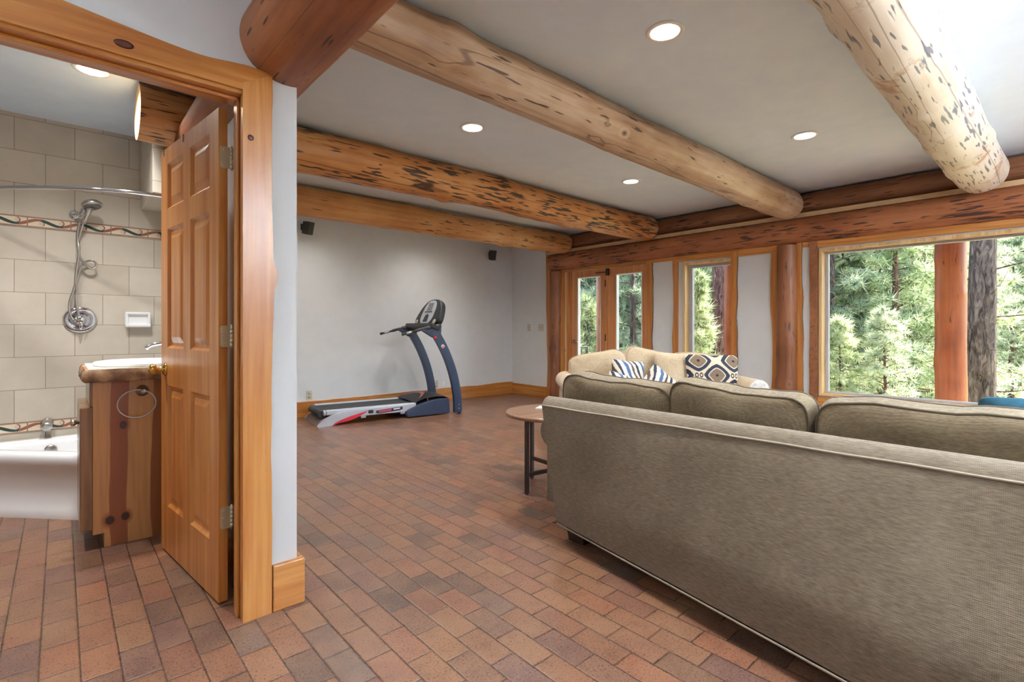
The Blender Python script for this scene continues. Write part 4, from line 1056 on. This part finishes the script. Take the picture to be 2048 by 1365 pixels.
# motor hood: navy flanks, dark cover with a red swoosh
def flank(y0, y1):
    m = MB(); m.prism([(1.08, .01), (1.06, .06), (1.08, .10), (1.22, .155), (1.40, .200), (1.52, .212), (1.66, .208), (1.67, .03), (1.64, .015)], 1, y0, y1); return m
T('motor_flank', flank(-.035, .03), NAVY, bevel=.010); T('motor_flank', flank(TW-.03, TW+.035), NAVY, bevel=.010)
m = MB(); rows = []
for (x, z) in ((1.20, .17), (1.24, .195), (1.34, .225), (1.50, .24), (1.62, .232), (1.68, .20), (1.69, .05)):
    rows.append([(x, .03+(TW-.06)*j/10, z+.016*math.sin(PI*j/10)) for j in range(11)])
m.grid(rows[::-1]); hood = T('motor_hood', m, BLACKP)
m = MB(); rows = []
for i in range(9):
    t = i/8; x = 1.27+.13*math.sin(PI*t); y = .08+(TW-.16)*t
    rows.append([(x, y, .2025+.016*math.sin(PI*(y-.03)/(TW-.06))+.012+(x-1.27)*.22), (x+.05*math.sin(PI*t)+.008, y, .2025+.016*math.sin(PI*(y-.03)/(TW-.06))+.020+(x-1.27)*.22)])
m.grid(rows); T('hood_swoosh', m, plain('hood_swoosh_red', rgb(190, 110, 100), .4), hood)
# uprights
def upright(y):
    path = spline([(1.775, y, .02), (1.765, y, .25), (1.70, y, .55), (1.59, y, .83), (1.46, y, 1.06), (1.42, y, 1.12)], 6)
    m = MB(); pts = [Vector(p) for p in path]; rows = []
    for i, p in enumerate(pts):
        t = (pts[min(i+1, len(pts)-1)]-pts[max(i-1, 0)]).normalized(); nrm = Vector((t.z, 0, -t.x)); w = .056; dpt = .030
        c = [(-1,-1),(-.8,-1),(.8,-1),(1,-.8),(1,.8),(.8,1),(-.8,1),(-1,.8)]
        rows.append([tuple(p+nrm*w*a+Vector((0, dpt*b_, 0))) for a, b_ in c])
    m.grid([r+[r[0]] for r in rows]); m.add(rows[0], [tuple(range(8))]); m.add(rows[-1], [tuple(range(8))[::-1]]); return m
uN = T('upright', upright(-.045), NAVY, bevel=.004); uF = T('upright', upright(TW+.045), NAVY, bevel=.004)
for z in (.07, .12): T('bolt', MB().lathe([(.008, 0), (.008, .004), (0, .005)], (1.78, -.073, z), (0, -1, 0), 10), CHROME, uN)
T('roller', MB().lathe([(.022, 0), (.022, .03)], (1.80, -.06, .022), (0, 1, 0), 14), BLACKP)
T('roller', MB().lathe([(.022, 0), (.022, .03)], (1.80, TW+.03, .022), (0, 1, 0), 14), BLACKP)
m = MB(); m.lathe([(.026, 0), (.026, .002), (0, .0025)], (1.545, -.0735, .90), (0, -1, 0), 20); bd = T('round_badge', m, plain('badge_white', rgb(226, 206, 206), .4), uN)
T('badge_mark', MB().lathe([(.014, .0026), (.011, .0032), (0, .0034)], (1.545, -.0735, .90), (0, -1, 0), 3), REDP, bd)
m = MB(); m.lathe([(.020, 0), (.022, .012), (.014, .022), (0, .024)], (1.43, -.075, 1.02), (0, -1, 0), 16); T('safety_knob', m, plain('knob_red', rgb(206, 60, 66), .4), uN)
def hand(y):
    p = spline([(1.02, y, 1.065), (1.06, y, 1.072), (1.16, y, 1.098), (1.26, y, 1.125), (1.38, y, 1.145), (1.52, y, 1.17)], 6)
    m = MB(); m.tube(p, [.014]*3+[.017]*10+[.024]*8+[.034]*(len(p)-21), 12, squash=.8); return m
hN = T('handlebar', hand(-.045), BLACKP); hF = T('handlebar', hand(TW+.045), BLACKP)
for y, h_ in ((-.045, hN), (TW+.045, hF)):
    T('grip_end', MB().tube([(.995, y, 1.058), (1.03, y, 1.068)], .018, 12), BLACKP, h_)
    T('pulse_sensor', MB().tube([(1.05, y, 1.071), (1.13, y, 1.091)], .0185, 12), CHROME, h_)
# gusset where the upright meets the handlebar
for y in (-.045, TW+.045):
    m = MB(); m.prism([(1.24, 1.115), (1.40, 1.02), (1.52, .98), (1.53, 1.17), (1.40, 1.15)], 1, y-.026, y+.026); T('gusset', m, NAVY, bevel=.008)
# console: a rounded shield leaning back
def shield(w0, w1, h, n=36):
    pts = []
    for i in range(n):
        a = 2*PI*i/n; x = math.cos(a); z = math.sin(a)
        zz = h*(.5+.5*math.copysign(abs(z)**.75, z)); w = w0+(w1-w0)*(zz/h)
        pts.append((math.copysign(abs(x)**.7, x)*w, zz))
    return pts
CT = Matrix.Translation((1.47, TW/2, 1.14)) @ Matrix.Rotation(-PI/2, 4, 'Z') @ Matrix.Rotation(math.radians(-24), 4, 'X') @ Matrix.Diagonal((1.1, 1.1, 1.08, 1))
def C(name, m, mat, parent=None, **kw): m.xform(CT); return T(name, m, mat, parent, **kw)
m = MB(); m.prism(shield(.40, .235, .40), 1, -.02, .06); con = C('console', m, BLACKP, bevel=.022)
m = MB(); m.box(-.395, .395, -.10, .03, -.035, .03); C('console_bridge', m, BLACKP, bevel=.02)
m = MB(); m.prism([(p[0]*.62, .045+p[1]*.82) for p in shield(.30, .25, .40)], 1, -.027, -.018); pn = C('control_panel', m, SILVERP, con, bevel=.004)
m = MB(); m.box(-.065, .065, -.031, -.026, .235, .335); C('display', m, SCREEN, con)
m = MB(); m.prism([(-.06, .075), (.06, .075), (.05, .16), (0, .185), (-.05, .16)], 1, -.031, -.026); C('lower_pad', m, BLACKP, con)
m = MB()
for i in range(6): m.box(-.10+.036*i, -.08+.036*i, -.032, -.026, .205, .218)
C('buttons', m, BLACKP, con)
for x in (-.26, .26): C('speaker_ring', MB().lathe([(.035, 0), (.035, .006), (.02, .008), (0, .008)], (x, -.018, .075), (0, -1, 0), 20), plain('ring_silver', rgb(180, 170, 150), .3), con)

# ---------------------------------------------------------------- outside: deck, posts, chair, ground, trees
deck = pine_mat('grey_deck_board', (150, 138, 122), (172, 160, 144), (120, 108, 94), axis=1, rough=.7, seed=15)
m = MB()
for i in range(14): m.box(UW+.23+i*.145, UW+.23+i*.145+.138, -6, 9, -.14, -.10)
struct(m.build('deck', deck))
DP = 'red log posts holding up the deck roof'
for y, t in ((5.937, 'seen through the left glazed door'), (3.474, 'seen at the right edge of the narrow window'), (.968, 'seen through the picture window'), (-1.45, 'further along the deck')):
    log('deck_post', (7.63, y, -.10), (7.63, y, 3.4), .143, .141, LOG_DECK, int(y*10), label='thick red log deck post ' + t, cat='post', group=DP, wob=.01, bumps=14)
ch = thing('deck_chair', 'black metal patio chair outside on the deck, seen through the left glazed door', 'chair', (7.05, 6.15, -.10), 2.2)
m = MB()
for sx in (-.25, .25):
    MB().tube([(sx, .22, 0), (sx, .20, .42), (sx, .30, .90)], .013, 8).build('leg', DARK, ch, local=True)
    MB().tube([(sx, -.25, 0), (sx, -.24, .40)], .013, 8).build('leg', DARK, ch, local=True)
    MB().tube(spline([(sx, -.24, .40), (sx, -.26, .62), (sx, -.18, .66), (sx, .10, .65), (sx, .25, .66)], 5), .013, 8).build('arm', DARK, ch, local=True)
MB().box(-.25, .25, -.25, .21, .40, .425).build('seat', DARK, ch, local=True, bevel=.008)
m = MB()
for i in range(7): m.tube([(-.22+.44*i/6, .205, .44), (-.22+.44*i/6, .30, .88)], .008, 6)
m.tube([(-.25, .30, .90), (.25, .30, .90)], .013, 8); m.build('backrest', DARK, ch, local=True)

def ground_h(x, y):
    d = max(0, x-10)
    h = -1.2-.035*d + .5*mnoise.noise((x*.06, y*.06, 0))
    far = max(0, d-38); h += .42*far*(1-.35*max(0, min(1, (10-y)/60)))
    return h
def ground_mat():
    k = NT('forest_floor'); p = k.pos(); a = k.noise(p, .5, 5); b_ = k.noise(p, 4, 5, .7)
    c = k.ramp(k.math('ADD', k.math('MULTIPLY', a, .5), k.math('MULTIPLY', b_, .5)), [(.36, (86, 84, 50)), (.5, (140, 140, 84)), (.64, (190, 184, 130))])
    px = k.sep(k.pos()); f2 = k.noise(p, .9, 6, .75)
    woods = k.ramp(f2, [(.35, (34, 52, 36)), (.55, (74, 100, 62)), (.7, (128, 148, 92))])
    c = k.mix(k.step(px[0], 44, 56), c, woods)
    k.bump(b_, .5, .1)
    return k.done(c, .95, spec=.1)
xs = [8.2+i*1.6 for i in range(20)] + [42+i*6 for i in range(22)]; ys = [-90+i*4 for i in range(56)]
m = MB(); m.grid([[(x, y, ground_h(x, y)) for y in ys] for x in xs][::-1])
struct(m.build('ground', ground_mat()))

def leaf_mat(name, lo, mid, hi):
    k = NT(name); k.t.nodes.remove(k.p)
    g = k.n('NewGeometry'); oi = k.n('ObjectInfo')
    r = k.math('FRACT', k.math('ADD', k.noise(k.coord(), 2.2, 3), k.math('MULTIPLY', oi.outputs['Random'], .18)))
    c = k.ramp(r, [(.36, lo), (.52, mid), (.70, hi)])
    d = k.n('BsdfDiffuse'); t = k.n('BsdfTranslucent'); k.put(d.inputs[0], c); k.put(t.inputs[0], c)
    mx = k.n('MixShader'); mx.inputs[0].default_value = .42
    k.t.links.new(d.outputs[0], mx.inputs[1]); k.t.links.new(t.outputs[0], mx.inputs[2]); k.t.links.new(mx.outputs[0], k.out.inputs[0])
    return k.m
NEEDLE = leaf_mat('pine_needles', (104, 122, 102), (160, 172, 142), (206, 210, 180))
NEEDLE2 = leaf_mat('yellow_green_needles', (120, 138, 102), (174, 186, 142), (212, 216, 178))
NEEDLE3 = leaf_mat('dark_fir_needles', (62, 80, 70), (98, 118, 98), (146, 160, 130))
def bark_mat(name, a, b_, c):
    k = NT(name); cc = k.coord(); mm = k.n('Mapping'); k.put(mm.inputs[0], cc); mm.inputs['Scale'].default_value = (9, 9, 2.2)
    n1 = k.noise(mm.outputs[0], 1.6, 5, .65, 1.2); k.bump(n1, 1.0, .05)
    return k.done(k.ramp(n1, [(.35, a), (.5, b_), (.66, c)]), .95, spec=.1)
BARKM = bark_mat('pine_bark', (52, 44, 42), (98, 84, 78), (138, 120, 110))
BARKR = bark_mat('red_pine_bark', (54, 38, 38), (112, 82, 76), (150, 116, 106))

def tree_meshes(seed, H, R, z0, nb, nt, tuft, tw, r0, bark, needle, cone=.75, ntri=14, dead=0):
    """one conifer: (trunk with its branches, foliage of needle tufts), both local to the foot of the trunk"""
    rnd = random.Random(seed); tr_ = MB(); fo = MB(); V = fo.v; F = fo.f
    lean = (rnd.uniform(-.02, .02), rnd.uniform(-.02, .02))
    tp = [(lean[0]*z+.04*mnoise.noise((z*.4, seed, 0)), lean[1]*z+.04*mnoise.noise((z*.4, 0, seed)), z) for z in [H*i/14 for i in range(15)]]
    tr_.tube(tp, [max(.012, r0*(1-.93*(i/14))) for i in range(15)], 12)
    def at(z):
        t = z/H*14; i = min(13, int(t)); f = t-i
        return Vector(tp[i])*(1-f)+Vector(tp[i+1])*f
    for b_ in range(dead):
        z = .8+(z0-.4)*(b_+rnd.random())/dead; a = b_*2.399; ln = rnd.uniform(.3, 1.5); base = at(z); d = Vector((math.cos(a), math.sin(a), rnd.uniform(-.1, .5)))
        tr_.tube(spline([base, base+d*ln*.5+Vector((rnd.gauss(0, .06), rnd.gauss(0, .06), -.03)), base+d*ln+Vector((rnd.gauss(0, .1), rnd.gauss(0, .1), rnd.gauss(0, .12)))], 3), [.018, .016, .014, .012, .009, .007, .004], 5, cap=False)
    for b_ in range(nb):
        q = (b_+rnd.random())/nb; z = z0+(H-z0)*q**.9
        ln = R*((1-q)**cone*.92+.08)*rnd.uniform(.65, 1.1)
        a = b_*2.399+rnd.uniform(-.4, .4); up = rnd.uniform(-.15, .45)
        base = at(z*.985); dr_ = Vector((math.cos(a), math.sin(a), up)).normalized()
        tip = base+dr_*ln+Vector((0, 0, -.10*ln)); mid = base+dr_*ln*.5+Vector((0, 0, .03*ln))
        tr_.tube([base, mid, tip], [max(.008, r0*.16*(1-q)+.006), .008, .004], 5, cap=False)
        for k in range(nt):
            s_ = .28+.72*(k+rnd.random())/nt
            p = (base*(1-s_)**2+mid*2*s_*(1-s_)+tip*s_*s_)+Vector((rnd.gauss(0, .10), rnd.gauss(0, .10), rnd.gauss(0, .06)))*ln*.75
            dd = (dr_+Vector((rnd.gauss(0, .5), rnd.gauss(0, .5), .35+rnd.gauss(0, .3)))).normalized()
            L_ = tuft*rnd.uniform(.7, 1.25)
            for n_ in range(ntri):
                w = (dd*.55+Vector((rnd.gauss(0, .6), rnd.gauss(0, .6), rnd.gauss(0, .6)))).normalized()*L_*rnd.uniform(.7, 1.1)
                sd_ = w.cross(Vector((rnd.random()-.5, rnd.random()-.5, rnd.random()-.5))).normalized()*tw
                i = len(V); V.append(tuple(p-sd_)); V.append(tuple(p+sd_)); V.append(tuple(p+w)); F.append([i, i+1, i+2])
    fo.mi = [0]*len(F); fo.sm = [False]*len(F)
    return tr_, fo
def make_tree(seed, label, group, loc, bark, needle, name='pine_tree', **kw):
    a, b_ = tree_meshes(seed, bark=bark, needle=needle, **kw)
    r = thing(name, label, 'tree', loc, 0, group)
    a.build('trunk', bark, r, local=True); b_.build('foliage', needle, r, local=True)
    return r
def at_px(px, dist):
    """point at the given distance along the viewing direction, on the ground"""
    k = (px-1024)/FPX
    x = dist*FWD[0]+dist*k*FWD[1]; y = dist*FWD[1]-dist*k*FWD[0]
    return (x, y, ground_h(x, y)-.05)
TG = 'pine trees beyond the deck'
# the large near trunks
make_tree(101, 'big dark-barked pine trunk right of the red deck post in the picture window', TG, at_px(1958, 9.0), BARKM, NEEDLE, H=15, R=2.6, z0=4.6, nb=60, nt=8, tuft=.22, tw=.010, r0=.235, dead=26)
bigt = [o for o in bpy.data.objects if o.name.startswith('pine_tree')][-1]
make_tree(102, 'thick reddish pine trunk filling the right of the narrow window', TG, at_px(1449, 11.2), BARKR, NEEDLE, H=16, R=2.6, z0=6.5, nb=50, nt=8, tuft=.22, tw=.012, r0=.27, dead=14)
make_tree(103, 'bright young pine sapling left of the thick reddish trunk in the narrow window', TG, at_px(1394, 9.6), BARKR, NEEDLE2, H=3.3, R=.50, z0=.4, nb=60, nt=8, tuft=.20, tw=.009, r0=.05)
make_tree(104, 'slender pine with a thin straight trunk seen through the right glazed door', TG, at_px(1267, 12), BARKM, NEEDLE, H=9, R=1.5, z0=1.2, nb=60, nt=7, tuft=.22, tw=.012, r0=.10)
make_tree(105, 'bright bushy young pine low in the left glazed door', TG, at_px(1172, 11.5), BARKM, NEEDLE2, H=2.9, R=1.3, z0=.2, nb=70, nt=9, tuft=.22, tw=.010, r0=.06)
make_tree(106, 'small young pine low in front of the picture window, left of its middle', TG, at_px(1772, 10.5), BARKR, NEEDLE, H=2.8, R=.9, z0=.3, nb=60, nt=8, tuft=.19, tw=.009, r0=.05)
make_tree(107, 'small young pine at the left bottom of the picture window', TG, at_px(1680, 11), BARKM, NEEDLE2, H=2.6, R=.9, z0=.3, nb=60, nt=8, tuft=.19, tw=.009, r0=.05)
# the bare and mossy branch stubs of the big trunk
MOSS = plain('yellow_moss', rgb(176, 172, 62), .9, vary=.3, scale=20)
protos = [make_tree(201+i, 'x', 'forest of pines behind the near trees', (0, 0, -50), (BARKM, BARKR)[i % 2], (NEEDLE, NEEDLE2, NEEDLE3, NEEDLE)[i], H=(11, 8, 13, 6)[i], R=(2.3, 2.0, 2.4, 1.7)[i], z0=(.6, .3, .8, .2)[i],
                    nb=(120, 100, 130, 80)[i], nt=10, tuft=.27, tw=.012, ntri=22, r0=(.15, .12, .18, .09)[i], cone=.65) for i in range(4)]
rnd = random.Random(5)
spots = []
for px, d, k in ((1165, 15, 0), (1185, 19, 2), (1240, 16, 1), (1262, 20, 2), (1285, 14.5, 3), (1310, 18, 0), (1370, 15, 1), (1395, 18, 2), (1420, 22, 0), (1440, 17, 2), (1475, 15, 0), (1520, 19, 1), (1560, 16, 2), (1610, 18, 0),
                 (1655, 13.5, 0), (1690, 17, 1), (1725, 15, 2), (1760, 19, 0), (1790, 13.5, 1), (1825, 16, 0), (1850, 20, 2), (1895, 15, 1), (1935, 19, 0), (1985, 24, 3), (2022, 22, 3), (2075, 24, 3), (2150, 20, 3), (2230, 20, 1),
                 (1140, 24, 1), (1215, 25, 0), (1275, 27, 1), (1345, 26, 2), (1405, 28, 1), (1465, 27, 0), (1540, 26, 1), (1635, 25, 2), (1705, 24, 0), (1745, 27, 1), (1805, 25, 0), (1870, 28, 1), (1945, 27, 2), (2040, 30, 3),
                 (1180, 34, 0), (1255, 36, 2), (1385, 36, 0), (1450, 38, 1), (1670, 33, 1), (1735, 35, 0), (1780, 38, 2), (1840, 36, 1), (1915, 40, 0), (2000, 42, 3), (2060, 44, 3), (1090, 18, 2), (1050, 22, 0), (980, 20, 1), (2290, 18, 0), (2380, 22, 2)):
    spots.append((px, d, k))
KIND = ('tall mid-green pine', 'yellow-green pine', 'tall dark fir', 'short full pine')
def region(px): return ('behind the left glazed door' if px < 1205 else 'behind the right glazed door' if px < 1330 else 'behind the narrow window' if px < 1540 else 'behind the picture window, left of the deck post' if px < 1860 else 'behind the picture window, right of the deck post')
first = set(); n_of = {}
for px, d, k in spots:
    o = protos[k] if k not in first else copy_tree(protos[k])
    first.add(k)
    p = at_px(px, d); s_ = rnd.uniform(.85, 1.2)
    o.location = p; o.rotation_euler = (0, 0, rnd.uniform(0, 6.28)); o.scale = (s_, s_, s_*rnd.uniform(.95, 1.15))
    key = (k, region(px)); n_of[key] = n_of.get(key, 0)+1
    depth = 'nearer' if d < 17 else 'middle-distance' if d < 24 else 'distant' if d < 32 else 'farthest'
    o['label'] = '%s %s %s' % (depth, KIND[k], region(px)); o['group'] = 'forest of pines behind the near trees'

# roof over the deck, carried by the posts
rf = sroot('roof', (7.1, 1.5, 3.1))
MB().box(UW+.3, 8.15, -6, 9, 3.12, 3.20).build('roof_boards', PINE_Y, rf)
MB().box(7.45, 7.81, -6, 9, 3.0, 3.12).build('roof_beam', LOG_DECK, rf)
# added uplights, out of view behind the camera, to brighten the ceiling
for x, y, w, t in ((4.4, -2.6, 35, 'in the corner past the near sofa'), (2.4, -2.3, 260, 'behind the large near sofa'), (-1.5, 1.2, 20, 'left of the bathroom doorway')):
    r = thing('added_uplight', 'black uplight with a white glass bowl, added unseen to brighten the ceiling, ' + t, 'floor lamp', (x, y, 0))
    MB().lathe([(.14, 0), (.14, .012), (.03, .03), (.012, .05)], (0, 0, 0), (0, 0, 1), 28).build('base', DARK, r, local=True)
    MB().lathe([(.012, .05), (.012, 1.72)], (0, 0, 0), (0, 0, 1), 12).build('pole', DARK, r, local=True)
    MB().lathe([(.015, 1.72), (.08, 1.74), (.15, 1.80), (.18, 1.86), (.174, 1.86), (.145, 1.806), (.07, 1.75), (0, 1.745)], (0, 0, 0), (0, 0, 1), 32).build('lamp_shade', PORC, r, local=True)
    l = bpy.data.lights.new('lamp_light', 'AREA'); l.shape = 'DISK'; l.size = .28; l.energy = w; l.color = (.95, .98, 1)
    o = bpy.data.objects.new('lamp_light', l); COL.objects.link(o); o.parent = r; o.location = (0, 0, 1.845); o.rotation_euler = (PI, 0, 0)
